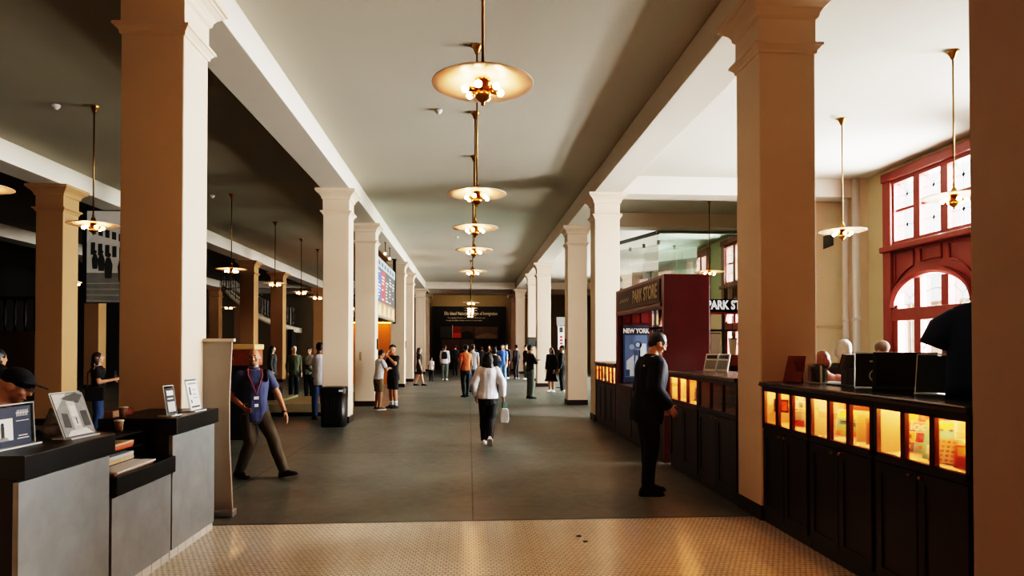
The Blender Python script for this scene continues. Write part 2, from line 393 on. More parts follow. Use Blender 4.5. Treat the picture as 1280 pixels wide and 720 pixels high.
# ------------------------------------------------------------------ right wall and windows
def window(n, yc):
    y0, y1 = yc - 1.38, yc + 1.38
    t = empty('window_%d' % n, (XW, yc, 0), kind='structure')
    b = MB(); X0, X1 = XW - .02, XW + .2
    b.box(X0 - .06, X1, y0, y0 + .26, 0, 5.28).box(X0 - .06, X1, y1 - .26, y1, 0, 5.28)
    b.box(X0 - .1, X1, y0, y1, 5.12, 5.3)
    ed = [y1 - .3, y1 - .9, y1 - 1.09, y1 - 1.67, y1 - 1.86, y1 - 2.46]
    b.box(X0 - .02, X1, y0 + .2, y1 - .2, 5.04, 5.14); b.box(X0, X1, y0 + .2, y1 - .2, 3.72, 3.84)
    b.box(X0 + .06, X1 - .06, y0 + .2, y1 - .2, 4.45, 4.51)
    for a, c in ((ed[1], ed[2]), (ed[3], ed[4])):
        b.box(X0, X1, c, a, 3.8, 5.1); b.box(X0, X1, c, a, 0, 3.0)
    b.box(X0, X1, y0 + .2, ed[5], 3.8, 5.1).box(X0, X1, ed[0], y1 - .2, 3.8, 5.1)
    b.box(X0, X1, y0 + .2, ed[5] + .06, 0, 2.5).box(X0, X1, ed[0] - .09, y1 - .2, 0, 2.5)
    b.box(X0 - .04, X1, y0 + .2, y1 - .2, 2.17, 2.42)
    b.box(X0, X1, y0 + .2, y1 - .2, 0, .3)
    b.build('frame', M_redframe, t, bev=.012)
    MB().box(X0 - .16, X1, y0 + .02, y1 - .02, 3.62, 3.74).build('sill', M_redframe, t, bev=.02)
    # arch and spandrel
    def zi(y):
        u = (y - yc) / 1.12; return 2.45 + .64 * math.sqrt(max(0, 1 - u * u))
    def zo(y):
        u = (y - yc) / 1.2; return 2.5 + .76 * math.sqrt(max(0, 1 - u * u))
    sp = MB(); N = 28
    ys = [yc - 1.18 + 2.36 * i / N for i in range(N + 1)]
    for a, c in zip(ys[:-1], ys[1:]):
        k = len(sp.v)
        sp.v += [Vector(p) for p in ((X0 + .03, a, zi(a) if abs(a - yc) < 1.12 else 2.4), (X0 + .03, c, zi(c) if abs(c - yc) < 1.12 else 2.4), (X0 + .03, c, 3.66), (X0 + .03, a, 3.66))]
        k2 = len(sp.v)
        sp.v += [v + Vector((.1, 0, 0)) for v in sp.v[k:k2]]
        sp.face((k, k + 1, k + 2, k + 3)); sp.face((k + 7, k + 6, k + 5, k + 4)); sp.face((k + 4, k + 5, k + 1, k))
    sp.build('spandrel', M_redframe, t)
    ar = MB(); rr = []
    for i in range(33):
        a = PI * i / 32
        y, z = yc - 1.17 * math.cos(a), 2.45 + .72 * math.sin(a)
        y2, z2 = yc - 1.06 * math.cos(a), 2.45 + .61 * math.sin(a)
        rr.append([(X0 - .09, y, z), (X0 - .09, (y + y2) / 2, (z + z2) / 2), (X0 - .03, y2, z2), (X0 + .1, y2, z2), (X0 + .1, y, z)])
    ar.rings(rr); ar.build('arch_moulding', M_redframe, t)
    # raised panels in the spandrel
    for yl, yr in ((ed[5], ed[4] - .02), (ed[3], ed[2]), (ed[1] + .02, ed[0])):
        pts = []
        NN = 8
        for i in range(NN + 1):
            y = yl + (yr - yl) * i / NN
            pts.append((X0 + .01, y, min(3.5, zo(y) + .09)))
        loop = pts + [(X0 + .01, yr, 3.58), (X0 + .01, yl, 3.58), pts[0]]
        MB().path(loop, .022, 6).build('panel_moulding', M_redframe, t)
    # panes with leading
    for a, c in ((ed[0], ed[1]), (ed[2], ed[3]), (ed[4], ed[5])):
        for z0, z1 in ((3.84, 4.45), (4.51, 5.04)):
            p = MB().box(XW + .08, XW + .088, c, a, z0, z1).build('pane', M_glass, t)
            m = (a + c) / 2; q = MB(); x = XW + .07
            q.tube((x, m, z0), (x, m, z1), .006, n=6); zc = (z0 + z1) / 2
            q.tube((x, c, zc), (x, a, zc), .006, n=6)
            q.poly([(x - .002, m - .045, zc), (x - .002, m, zc - .06), (x - .002, m + .045, zc), (x - .002, m, zc + .06)])
            if z0 > 4.4:
                for sgn in (-1, 1): q.tube((x, m + sgn * .28, z1), (x, m, zc + .05), .005, n=6)
            q.build('leading', M_greyd, p)
    for i, (a, c) in enumerate(((ed[0] - .15, ed[1]), (ed[2] - .04, ed[3] - .02), (ed[4] - .02, ed[5] + .1))):
        pl = MB(); NN = 8
        for j in range(NN):
            u, w = c + (a - c) * j / NN, c + (a - c) * (j + 1) / NN
            pl.poly([(XW + .085, u, 2.42), (XW + .085, w, 2.42), (XW + .085, w, zi(w)), (XW + .085, u, zi(u))])
        p = pl.build('pane', M_glass, t)
        q = MB(); x = XW + .075; m = (a + c) / 2
        if i == 1: q.path([(x, c, 2.72), (x, m, 2.78), (x, a, 2.72)], .009, 6)
        else:
            q.tube((x, m, 2.42), (x, m, 2.62), .009, n=6); q.tube((x, m, 2.62), (x, c, 2.8), .009, n=6); q.tube((x, m, 2.62), (x, a, 2.8), .009, n=6)
        q.build('leading', M_ink, p)
        p = MB().box(XW + .08, XW + .088, c, a, .3, 2.17).build('pane', M_glass, t)
        if i != 1: MB().tube((XW + .07, m, .3), (XW + .07, m, 2.17), .012, n=6).build('glazing_bar', M_ink, p)
    MB().tube((X0 - .09, y0 + .95, 2.05), (X0 - .05, y0 + 1.5, 1.6), .014, n=8).build('door_rail', M_silver, t)
    return t
WY = [8.3, 12.28, 21.4, 25.4, 29.4, 33.4]
for i, y in enumerate(WY): window(i + 1, y)
cuts = []
edges = [YB] + [v for y in WY for v in (y - 1.38, y + 1.38)] + [YE]
for i in range(0, len(edges), 2):
    b = MB().box(XW, XW + .3, edges[i], edges[i + 1], 0, ZC); b.build('wall_right' if i == 0 else 'wall_right_%d' % (i // 2), M_wallc, kind='structure')
for y in WY:
    MB().box(XW, XW + .3, y - 1.38, y + 1.38, 5.28, ZC).build('trim_%d' % k, M_wallc, kind='structure'); k += 1
# cross wall beside the windows, with rail and pipes
b = MB().box(7.2, XW, 14.98, 15.2, 0, ZC); b.build('wall_store', mat('brightened_store_wall', '#eee4ca', .7, var=.04), kind='structure')  # lighter cream stands in for window light falling on this wall
MB().box(7.2, XW, 14.93, 14.98, 2.06, 2.12).build('trim_rail', M_wallc, kind='structure')
MB().box(8.72, XW, 14.3, 14.98, 0, ZC).build('trim_pilaster', M_col, kind='structure')
for i, (x, y, r) in enumerate(((8.52, 14.52, .065), (8.68, 14.36, .085))):
    t = empty('heating_pipe', (x, y, 0), 0, ['slim white vertical pipe against the cream cross wall', 'thicker white vertical pipe beside the red window frame'][i], 'pipe', 'white wall pipes')
    MB().tube((x, y, 0), (x, y, 4.98 if i == 0 else ZC), r, n=20).build('riser', M_white, t, True)
    MB().tube((x, y, 2.2), (x, y, 2.28), r + .012, n=20).build('joint_collar', M_white, t, True)
rebase(MB().box(8.05, 8.12, 14.93, 14.98, 3.32, 3.42).build('thermostat', M_white, label='tiny white sensor box high on the cream cross wall', cat='sensor'))
b = MB(); b.poly([(8.25, 14.97, 3.9), (8.5, 14.97, 4.0), (8.5, 14.97, 4.3), (8.25, 14.97, 4.2)]);  # dark grey slanted quad on the upper wall
rebase(b.build('dark_panel', M_greyd, label='dark grey slanted flat panel on the upper cream wall', cat='vent'))
# the street side beyond the windows
MB().box(XW + .3, 60, YB - 10, YE + 20, -.3, -.05).build('ground', mat('outside_paving', '#b8b2a6', .9), kind='structure')
t = empty('stone_building', (15, 14, 0), 0, 'pale stone building outside the red framed windows', 'building')
MB().box(15, 15.5, -6, 45, 0, 3.1).build('facade', mat('pale_stone', '#cdc6b4', .85, var=.12, scale=1.5), t)
b = MB()
for z in (.6, 1.2, 1.8, 2.4, 3.0): b.box(14.97, 15, -6, 45, z, z + .04)
b.build('stone_course', mat('stone_joint', '#8f8a7c', .9), t)

# ------------------------------------------------------------------ store front: glass, fascia
t = empty('glass_enclosure', (6.5, 18.9, 0), 0, 'tall green tinted glass enclosure above the store sign', 'glass enclosure')
xs = [5.5, 6.05, 7.0, 7.6, 8.9]
for a, c in zip(xs[:-1], xs[1:]): MB().box(a, c - .012, 18.98, 18.995, 3.0, 4.98).build('glass_pane', M_green, t)
for a in range(4):
    u0, u1 = a / 4, (a + .98) / 4
    p0, p1 = Vector((5.5, 18.98, 0)), Vector((4.55, 21.9, 0))
    q0, q1 = p0.lerp(p1, u0), p0.lerp(p1, u1)
    b = MB(); b.poly([(q0.x, q0.y, 0.1), (q1.x, q1.y, .1), (q1.x, q1.y, 4.92), (q0.x, q0.y, 4.92)]); b.build('glass_pane', M_green, t)
    b = MB(); b.poly([(q0.x + 1.6, q0.y + 1.3, 0.1), (q1.x + 1.6, q1.y + 1.3, .1), (q1.x + 1.6, q1.y + 1.3, 4.92), (q0.x + 1.6, q0.y + 1.3, 4.92)]); b.build('glass_pane', M_green, t)
    MB().box(q0.x - .03, q0.x + .03, q0.y - .05, q0.y + .05, 4.6, 4.72).build('glass_clamp', M_silver, t)
MB().box(5.45, 8.9, 18.95, 19.05, 4.93, 5.0).build('head_rail', mat('pale_metal', '#a8aca8', .4, .6), t)
b = MB(); p0, p1 = Vector((5.5, 18.98, 4.95)), Vector((4.55, 21.9, 4.95))
b.xbox(Matrix.Translation((p0 + p1) / 2) @ (p1 - p0).to_track_quat('X', 'Z').to_matrix().to_4x4(), (p1 - p0).length / 2, .04, .05); b.build('head_rail', M_greyd, t)
t = empty('store_sign', (7.7, 18.85, 2.65), 0, 'black fascia sign with white PARK STORE letters over the shop front', 'sign')
MB().box(6.35, 8.9, 18.8, 18.95, 2.63, 3.0).build('board', M_matte, t)
MB().box(6.35, 8.9, 18.78, 18.89, 2.57, 2.63).build('red_edge', mat('sign_red', '#8d3a34', .5), t)
text('PARK STORE', .35, (6.86, 18.785, 2.82), (PI / 2, 0, 0), mat('letter_added_glow', '#f4f2ee', .5, emit='#ffffff', estr=.6), t, bold=.035, align='LEFT', sx=.76)  # slight glow added to plain letters so they read white
t = empty('shop_front', (7.5, 19.0, 0), 0, 'glazed shop front with dark frames below the fascia sign', 'shop front')
b = MB()
for x in (6.4, 6.85, 7.4, 8.0, 8.7): b.box(x - .03, x + .03, 18.9, 18.96, 0, 2.6)
for z in (.05, 1.35, 2.1): b.box(6.4, 8.88, 18.9, 18.96, z - .03, z + .03)
b.build('frame', M_greyd, t)
for x0, x1 in zip((6.43, 6.88, 7.43, 8.03), (6.82, 7.37, 7.97, 8.67)): MB().box(x0, x1, 18.925, 18.935, .08, 2.57).build('pane', M_glass, t)
for i, (x, w, z0, z1) in enumerate(((7.05, .25, 1.0, 2.0), (7.55, .26, 1.3, 1.85))):
    t = empty('cloth_banner', (x, 18.6, z0), 0, ['long plain white banner standing before the shop front', 'short white tapered banner hanging before the shop front'][i], 'banner', 'white shop banners')
    b = MB(); b.poly([(x - w / 2 * (1 if i == 0 else .6), 18.6, z0), (x + w / 2 * (1 if i == 0 else .6), 18.6, z0), (x + w / 2, 18.6, z1), (x - w / 2, 18.6, z1)]); b.build('cloth', M_paper, t)
    MB().tube((x - w / 2 - .02, 18.6, z1 + .01), (x + w / 2 + .02, 18.6, z1 + .01), .012).tube((x, 18.62, 0 if i == 0 else z1), (x, 18.62, z1 if i == 0 else 2.5), .012).build('pole', M_greyd, t)
t = empty('display_shelf', (7.45, 17.9, 0), 0, 'brown wooden store shelf standing in front of the shop front', 'shelf')
MB().box(7.1, 7.95, 17.75, 18.1, 1.1, 1.4).build('top_box', M_leather, t); MB().box(7.15, 7.9, 17.8, 18.05, 0, 1.1).build('base', M_cabin, t)
# ------------------------------------------------------------------ sales counters on the right
XF = 2.76
def unit(y0, y1, label, group, dark=False):
    t = empty('display_cabinet', (XF + .35, (y0 + y1) / 2, 0), 0, label, 'cabinet', group)
    b = MB()
    b.box(XF + .02, XF + .7, y0, y1, 0.0, .90)
    b.box(XF + .38, XF + .7, y0, y1, .90, 1.268)
    b.box(XF, XF + .38, y0, y0 + .035, .90, 1.268).box(XF, XF + .38, y1 - .035, y1, .90, 1.268)
    b.box(XF, XF + .38, y0 + .035, y1 - .035, 1.25, 1.268); b.box(XF, XF + .03, y0 + .035, y1 - .035, 1.225, 1.25)
    b.box(XF, XF + .03, y0, y1, .88, .93)
    b.build('carcass', M_cabin, t)
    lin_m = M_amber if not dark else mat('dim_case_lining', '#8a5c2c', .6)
    b = MB(); yy0, yy1 = y0 + .036, y1 - .036
    b.poly([(XF + .378, yy0, .93), (XF + .378, yy1, .93), (XF + .378, yy1, 1.249), (XF + .378, yy0, 1.249)])
    b.poly([(XF + .03, yy0, .932), (XF + .378, yy0, .932), (XF + .378, yy1, .932), (XF + .03, yy1, .932)])
    b.poly([(XF + .03, yy0, .93), (XF + .378, yy0, .93), (XF + .378, yy0, 1.249), (XF + .03, yy0, 1.249)])
    b.poly([(XF + .03, yy1, .93), (XF + .378, yy1, .93), (XF + .378, yy1, 1.249), (XF + .03, yy1, 1.249)])
    b.build('case_lining', lin_m, t)
    w = (y1 - y0 - .07) / 3
    for i in range(3):
        a = y0 + .035 + i * w
        MB().box(XF + .012, XF + .016, a + .012, a + w - .012, .93, 1.25).build('glass_pane', M_glass, t)
        if i: MB().box(XF, XF + .03, a - .022, a + .022, .93, 1.25).build('mullion', mat('reddish_mullion', '#3a0f08', .4), t)
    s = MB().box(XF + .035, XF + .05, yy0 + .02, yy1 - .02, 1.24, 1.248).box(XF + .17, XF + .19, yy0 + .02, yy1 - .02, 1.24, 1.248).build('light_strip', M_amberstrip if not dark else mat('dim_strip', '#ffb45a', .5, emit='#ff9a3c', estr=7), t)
    m = (y0 + y1) / 2
    for a, c, ky in ((y0 + .02, m - .006, m - .05), (m + .006, y1 - .02, m + .05)):
        d = MB()
        d.box(XF, XF + .02, a, a + .06, .1, .87).box(XF, XF + .02, c - .06, c, .1, .87).box(XF, XF + .02, a + .06, c - .06, .1, .17).box(XF, XF + .02, a + .06, c - .06, .8, .87).box(XF + .01, XF + .02, a + .06, c - .06, .17, .8)
        d = d.build('door', M_cabin, t)
        MB().lathe([(0, 0), (.006, 0), (.006, .012), (.013, .018), (.013, .028), (0, .032)], 12, (XF, ky, .845), M=Matrix.Rotation(-PI / 2, 4, 'Y').to_3x3()).build('knob', M_brass, d, True)
    MB().box(XF + .03, XF + .05, y0, y1, 0, .1).build('plinth', M_matte, t)
    return t
def worktop(y0, y1, label):
    t = empty('counter_worktop', (XF + .35, (y0 + y1) / 2, 1.27), 0, label, 'worktop')
    MB().box(XF - .025, XF + .73, y0, y1, 1.27, 1.315).build('slab', M_worktop, t, bev=.008)
    MB().box(XF - .03, XF - .025, y0, y1, 1.275, 1.295).build('metal_edge', mat('edge_steel', '#6a5a50', .3, .8), t)
    return t
worktop(3.5, 6.12, 'dark worktop with steel edge on the nearest display counter')
worktop(6.7, 9.02, 'dark worktop on the counter the navy jacket man studies')
worktop(12.36, 14.38, 'short dark worktop on the counter past the red kiosk')
unit(5.26, 6.1, 'dark display cabinet lit amber, farthest of the nearest counter, beside the column', 'lit display cabinets')
unit(4.39, 5.25, 'dark display cabinet lit amber, middle of the nearest counter, holding maps', 'lit display cabinets')
unit(3.5, 4.38, 'dark display cabinet lit amber, nearest, holding colourful childrens books', 'lit display cabinets')
unit(7.88, 9.02, 'dark display cabinet with plain amber panes beside the man in navy', 'lit display cabinets')
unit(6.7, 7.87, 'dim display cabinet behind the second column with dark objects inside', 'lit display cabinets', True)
unit(13.38, 14.38, 'far display cabinet past the kiosk, against the pink lit column', 'lit display cabinets')
unit(12.36, 13.37, 'far display cabinet touching the red kiosk end', 'lit display cabinets')
# goods in the cases
def leaning_book(name, x, y, z, w, h, th, rz, tilt, items, mats, label, cat='book', group='books in the lit cases', cover=None):
    M = Matrix.Translation((x, y, z)) @ Matrix.Rotation(rz, 4, 'Z') @ Matrix.Rotation(-tilt, 4, 'X')
    t = empty(name, (x, y, z), 0, label, cat, group)
    b = MB(); b.xbox(M @ Matrix.Translation((0, 0, h / 2)), w / 2, th / 2, h / 2); b.build('cover', cover or mats[0], t)
    o = M @ Vector((-w / 2, -th / 2, 0)); u = (M.to_3x3() @ Vector((1, 0, 0))); v = (M.to_3x3() @ Vector((0, 0, 1)))
    sheet('cover_print', t, o, u, v, items, mats)
    b = MB(); b.xbox(M @ Matrix.Translation((0, .0, h / 2)), w / 2 + .001, th / 2 - .003, h / 2 - .003); b.build('pages', M_paper, t)
    return t, M
RZ = -PI / 2 + .55     # faces the aisle and a little towards the entrance
rnd = random.Random(3)
# picture book with colour squares
it = []
cl = [1, 2, 3, 4, 5, 6]
for i in range(3):
    for j in range(4):
        it.append(((i * .073 + .002, j * .068 + .002, i * .073 + .071, j * .068 + .066), cl[(i * 2 + j * 3) % 6], 0))
        it.append(((i * .073 + .022, j * .068 + .022, i * .073 + .05, j * .068 + .048), cl[(i + j * 2 + 3) % 6], 1))
it.append(((.02, .15, .2, .2), 5, 1))
t, M = leaning_book('picture_book', 2.98, 4.22, .94, .22, .28, .012, RZ, .25, it, [M_paper, M_purple, M_orange, M_teal, M_yellow, M_pink, M_red], 'square picture book patterned with bright coloured tiles and the word look')
text('look', .085, M @ Vector((.0, -.011, .175)), (M.to_3x3()).to_euler() if False else (PI / 2 - .25, 0, RZ), M_paper, t, bold=.02, ext=.001)
t, M = leaning_book('picture_book', 2.93, 3.99, .935, .17, .25, .018, RZ + .1, .32, [((.01, .2, .16, .24), 2, 0), ((.02, .03, .15, .09), 4, 0)] + [((rnd.uniform(.01, .13), rnd.uniform(.02, .2)), 1, 1)[:0] or ((x_ := rnd.uniform(.01, .14)), (y_ := rnd.uniform(.02, .2)), x_ + .02, y_ + .016) and ((x_, y_, x_ + .02, y_ + .016), rnd.choice((1, 2, 3)), 1) for _ in range(14)], [M_teal, M_red, M_yellow, M_navy, M_paper], 'teal picture book with small red and yellow figures leaning on tiled book')
leaning_book('puzzle_box', 2.875, 3.87, .935, .16, .15, .05, RZ - .1, .3, [((.01 + .03 * i, .01 + .028 * j, .028 + .03 * i, .026 + .028 * j), 1 + (i * j + i) % 3, 0) for i in range(5) for j in range(5)], [M_tan, M_leather, M_kraft, M_orange], 'tan patterned puzzle box in front of the teal book', 'box', 'boxes in the lit cases')
leaning_book('toy_box', 2.9, 3.69, .935, .14, .13, .06, RZ, .1, [((.01, .01, .13, .06), 1, 0), ((.02, .07, .1, .12), 2, 0)], [M_orange, M_red, M_yellow], 'orange and red toy box in the nearest case corner', 'box', 'boxes in the lit cases')
leaning_book('souvenir_card', 3.04, 3.88, .935, .15, .27, .006, RZ, .1, [((.01, .14, .14, .26), 1, 0), ((.06, .15, .1, .25), 2, 1), ((.02, .04, .12, .12), 3, 0)], [M_paper, M_tan, M_red, M_yellow], 'pale souvenir card with tower picture behind the orange toy box', 'card')
leaning_book('map_book', 2.95, 4.98, .935, .25, .22, .01, RZ, .28, [((.01, .15, .24, .21), 1, 0), ((.01, .08, .24, .15), 2, 0), ((.01, .01, .24, .05), 3, 0), ((.01, .05, .24, .08), 4, 0), ((.03, .1, .08, .13), 5, 1), ((.12, .09, .2, .12), 5, 1), ((.05, .02, .1, .04), 4, 1)], [M_paper, M_yellow, M_teal, M_orange, mat('print_green', '#8fae58', .6), M_navy], 'illustrated city map book in yellow, blue and orange bands')
leaning_book('framed_picture', 3.06, 5.07, .935, .22, .27, .015, RZ, .1, [((.02, .02, .22, .25), 1, 0)], [M_orange, M_leather], 'red orange frame standing behind the map book', 'frame')
leaning_book('slim_book', 2.95, 4.76, .935, .14, .23, .012, RZ + .6, .2, [((.01, .01, .15, .2), 1, 0)], [M_tan, M_pale], 'slim tan book leaning edge on beside the map book')
leaning_book('slim_book', 2.93, 4.63, .935, .12, .19, .014, RZ + .65, .25, [((.01, .01, .12, .16), 1, 0)], [M_kraft, M_leather], 'slim brown book, last in the leaning pair of the middle case')
t, M = leaning_book('hanging_card', 2.86, 5.93, 1.04, .15, .12, .008, RZ, 0, [((.01, .01, .07, .11), 1, 0), ((.085, .02, .135, .1), 2, 0)], [M_ink, M_greyd, M_orange], 'small black folded card hung behind the farthest case glass', 'card')
MB().tube(M @ Vector((0, 0, .12)), M @ Vector((0, 0, .21)), .002, n=6).build('hanger', M_ink, t)
leaning_book('snow_globe_box', 2.92, 5.68, .935, .11, .14, .06, RZ, 0, [((.01, .01, .1, .06), 1, 0), ((.02, .07, .09, .12), 2, 0)], [M_tan, M_red, M_greyl], 'red and tan souvenir box in the farthest case', 'box', 'boxes in the lit cases')
leaning_book('souvenir_card', 3.04, 5.88, .935, .2, .28, .006, RZ, .08, [((.01 + .045 * i, .03 + .06 * j, .045 + .045 * i, .075 + .06 * j), 1 + (i + 2 * j) % 3, 0) for i in range(4) for j in range(4)], [M_paper, M_tan, M_greyl, M_kraft], 'pale souvenir sheet of small pictures in farthest case', 'card')
for i, (x, y) in enumerate(((2.95, 8.48), (3.1, 7.62), (3.1, 7.38))):
    t = empty('statuette', (x, y, .935), 0, ['dark figurine in the amber case beside the man in navy', 'dark bottle shaped figurine in dim case centre', 'dark figurine with round head at dim case end'][i], 'figurine', 'figurines in the cases')
    MB().lathe([(0, 0), (.035, 0), (.035, .015), (.015, .03), (.022, .07), (.026, .1), (.012, .13), (0, .135)], 14, (x, y, .935)).build('body', M_ink, t, True)
    MB().ball((x, y, 1.085), .02).build('head', M_leather, t, True)
    MB().tube((x, y, 1.04), (x - .01, y - .05, 1.09), .007).build('arm', M_ink, t, True)
t = empty('model_boat', (2.98, 7.5, .935), 0, 'low dark model boat in the dim case behind the column', 'model boat')
MB().rings([[(2.95, 7.25, .95), (3.02, 7.25, .95), (3.0, 7.25, .96), (2.97, 7.25, .96)], [(2.92, 7.4, .94), (3.05, 7.4, .94), (3.07, 7.4, 1.0), (2.9, 7.4, 1.0)], [(2.92, 7.62, .94), (3.05, 7.62, .94), (3.07, 7.62, 1.0), (2.9, 7.62, 1.0)], [(2.96, 7.76, .96), (3.0, 7.76, .96), (3.0, 7.76, 1.02), (2.96, 7.76, 1.02)]]).build('hull', M_ink, t)
MB().tube((2.98, 7.5, .98), (2.98, 7.5, 1.1), .008).build('funnel', M_greyd, t)

# ------------------------------------------------------------------ things on the nearest counter
ZT = 1.316
def panel_frame(x, y, z, rz, tilt): return Matrix.Translation((x, y, z)) @ Matrix.Rotation(rz, 4, 'Z') @ Matrix.Rotation(-tilt, 4, 'X')
def slab_on(M, w, h, th): 
    b = MB(); b.xbox(M @ Matrix.Translation((0, 0, h / 2)), w / 2, th / 2, h / 2); return b
t = empty('menu_board', (2.99, 5.98, ZT), 0, 'thin brown board leaning beside the column on the nearest counter', 'board')
slab_on(panel_frame(2.99, 5.98, ZT, -PI / 2 + .4, .3), .2, .25, .012).build('panel', M_leather, t)
slab_on(panel_frame(3.06, 5.95, ZT, -PI / 2 + .4, -.25), .06, .2, .006).build('easel', M_leather, t)
t = empty('card_holder', (3.2, 5.8, ZT), 0, 'clear acrylic pocket holder with dark green cards by the column', 'card holder', 'acrylic holders on the counter')
MB().box(3.08, 3.36, 5.66, 5.93, ZT, ZT + .008).build('base', M_acredge, t)
b = MB().box(3.1, 3.105, 5.68, 5.92, ZT, ZT + .15).box(3.16, 3.165, 5.68, 5.92, ZT, ZT + .17).box(3.1, 3.165, 5.915, 5.92, ZT, ZT + .17).box(3.1, 3.165, 5.68, 5.685, ZT, ZT + .15); b.build('pocket', M_acryl, t)
MB().box(3.098, 3.112, 5.91, 5.925, ZT, ZT + .16).box(3.098, 3.112, 5.675, 5.69, ZT, ZT + .16).build('pocket_edge', M_acredge, t)
MB().box(3.12, 3.15, 5.7, 5.9, ZT + .01, ZT + .13).build('card_stack', mat('dark_green_card', '#2e3a30', .5), t)
t = empty('sales_terminal', (3.2, 5.33, ZT), 0, 'till screen seen from behind on a grey pole stand', 'till')
M = panel_frame(3.2, 5.36, ZT + .14, .3, -.3)
slab_on(M, .26, .13, .03).build('screen_housing', mat('beige_plastic', '#6b6154', .4), t, bev=.006)
slab_on(M @ Matrix.Translation((.0, .022, .004)), .25, .12, .012).build('screen', M_black, t)
MB().box(3.12, 3.27, 5.3, 5.4, ZT, ZT + .15).build('stand', mat('stand_grey', '#5c544e', .4), t, bev=.006)
MB().box(3.05, 3.35, 5.2, 5.5, ZT, ZT + .012).build('base_plate', M_greyd, t)
def holder(x, y, rz, tilt, w, h, label, items, mats, ztop=ZT, name='sign_holder'):
    t = empty(name, (x, y, ztop), 0, label, 'sign holder', 'acrylic sign holders')
    M = panel_frame(x, y, ztop, rz, tilt)
    slab_on(M @ Matrix.Translation((0, 0, 0.006)), w, h, .004).build('acrylic_sheet', M_acryl, t)
    e = MB(); 
    for a, c in (((-w / 2, 0), (-w / 2, h)), ((w / 2, 0), (w / 2, h)), ((-w / 2, h), (w / 2, h))):
        e.tube(M @ Vector((a[0], 0, a[1] + .006)), M @ Vector((c[0], 0, c[1] + .006)), .004, n=6)
    e.build('sheet_edge', M_acredge, t)
    b = MB(); b.xbox(Matrix.Translation((x, y, ztop + .004)) @ Matrix.Rotation(rz, 4, 'Z') @ Matrix.Translation((0, .02, 0)), w / 2, .06, .004); b.build('foot', M_acredge, t)
    R3 = M.to_3x3()
    sheet('poster', t, M @ Vector((-w / 2 + .005, -.004, .012)), R3 @ Vector((1, 0, 0)), R3 @ Vector((0, 0, 1)), items, mats)
    return t, M
circ = lambda cx, cy, r, n=20, a=0: [(cx + r * math.cos(2 * PI * i / n + a), cy + r * math.sin(2 * PI * i / n + a)) for i in range(n)]
holder(3.17, 4.99, -PI / 2 + 1.0, .3, .3, .29, 'slanted acrylic holder with dark poster bearing a round emblem', [((0, 0, .29, .27), 0, 0), (circ(.15, .09, .055), 1, 1), (circ(.15, .09, .045), 0, 2), (circ(.15, .09, .03), 1, 3), ((.1, .2, .26, .215), 1, 1), ([(.2, .02), (.28, .02), (.25, .12)], 2, 1)], [mat('poster_black', '#10161c', .3), M_greyl, M_paper])
t = empty('display_monitor', (3.2, 4.68, ZT), 0, 'large black framed screen tilted back on the nearest counter', 'monitor')
M = panel_frame(3.2, 4.7, ZT, -PI / 2 + .85, .22)
slab_on(M, .42, .29, .035).build('housing', M_black, t, bev=.006)
slab_on(M @ Matrix.Translation((0, -.018, .03)), .37, .23, .004).build('screen', mat('dark_screen', '#15171a', .15, var=.5, scale=9), t)
slab_on(panel_frame(3.34, 4.78, ZT, -PI / 2 + .85, -.2), .12, .2, .02).build('rear_leg', M_black, t)
holder(3.2, 4.36, -PI / 2 + .75, .28, .26, .28, 'acrylic holder with dark green back next to the T-shirt', [((0, 0, .25, .26), 0, 0)], [mat('bottle_green', '#1c2b26', .3)])
# T-shirt on a form
t = empty('tee_shirt_display', (3.22, 3.96, ZT), 0, 'dark navy T-shirt displayed upright on a form on the nearest counter', 'shirt display')
Mt = Matrix.Translation((3.22, 3.96, ZT)) @ Matrix.Rotation(-.75, 4, 'Z')
b = MB(); rr = []
for z, hw, hd in ((.0, .21, .09), (.1, .205, .095), (.3, .2, .1), (.45, .205, .1), (.54, .2, .085), (.58, .16, .06), (.61, .07, .05), (.625, .06, .045)):
    rr.append([Mt @ Vector((hw * math.copysign(abs(math.cos(a)) ** .7, math.cos(a)), hd * math.copysign(abs(math.sin(a)) ** .8, math.sin(a)), z)) for a in [2 * PI * j / 24 for j in range(24)]])
b.rings(rr); b.build('shirt_body', mat('navy_cotton', '#1f3250', .7, var=.25, scale=5, bump=.2, bscale=9), t, True)
for s in (-1, 1):
    MB().path([Mt @ Vector((s * .13, 0, .52)), Mt @ Vector((s * .22, 0, .45)), Mt @ Vector((s * .27, -.01, .33))], [.07, .085, .085], 14).build('sleeve', MATS['navy_cotton'], t, True)
MB().lathe([(.055, 0), (.06, .02), (.055, .02)], 20, Mt @ Vector((0, 0, .615)), cap=False).build('collar', MATS['navy_cotton'], t, True)
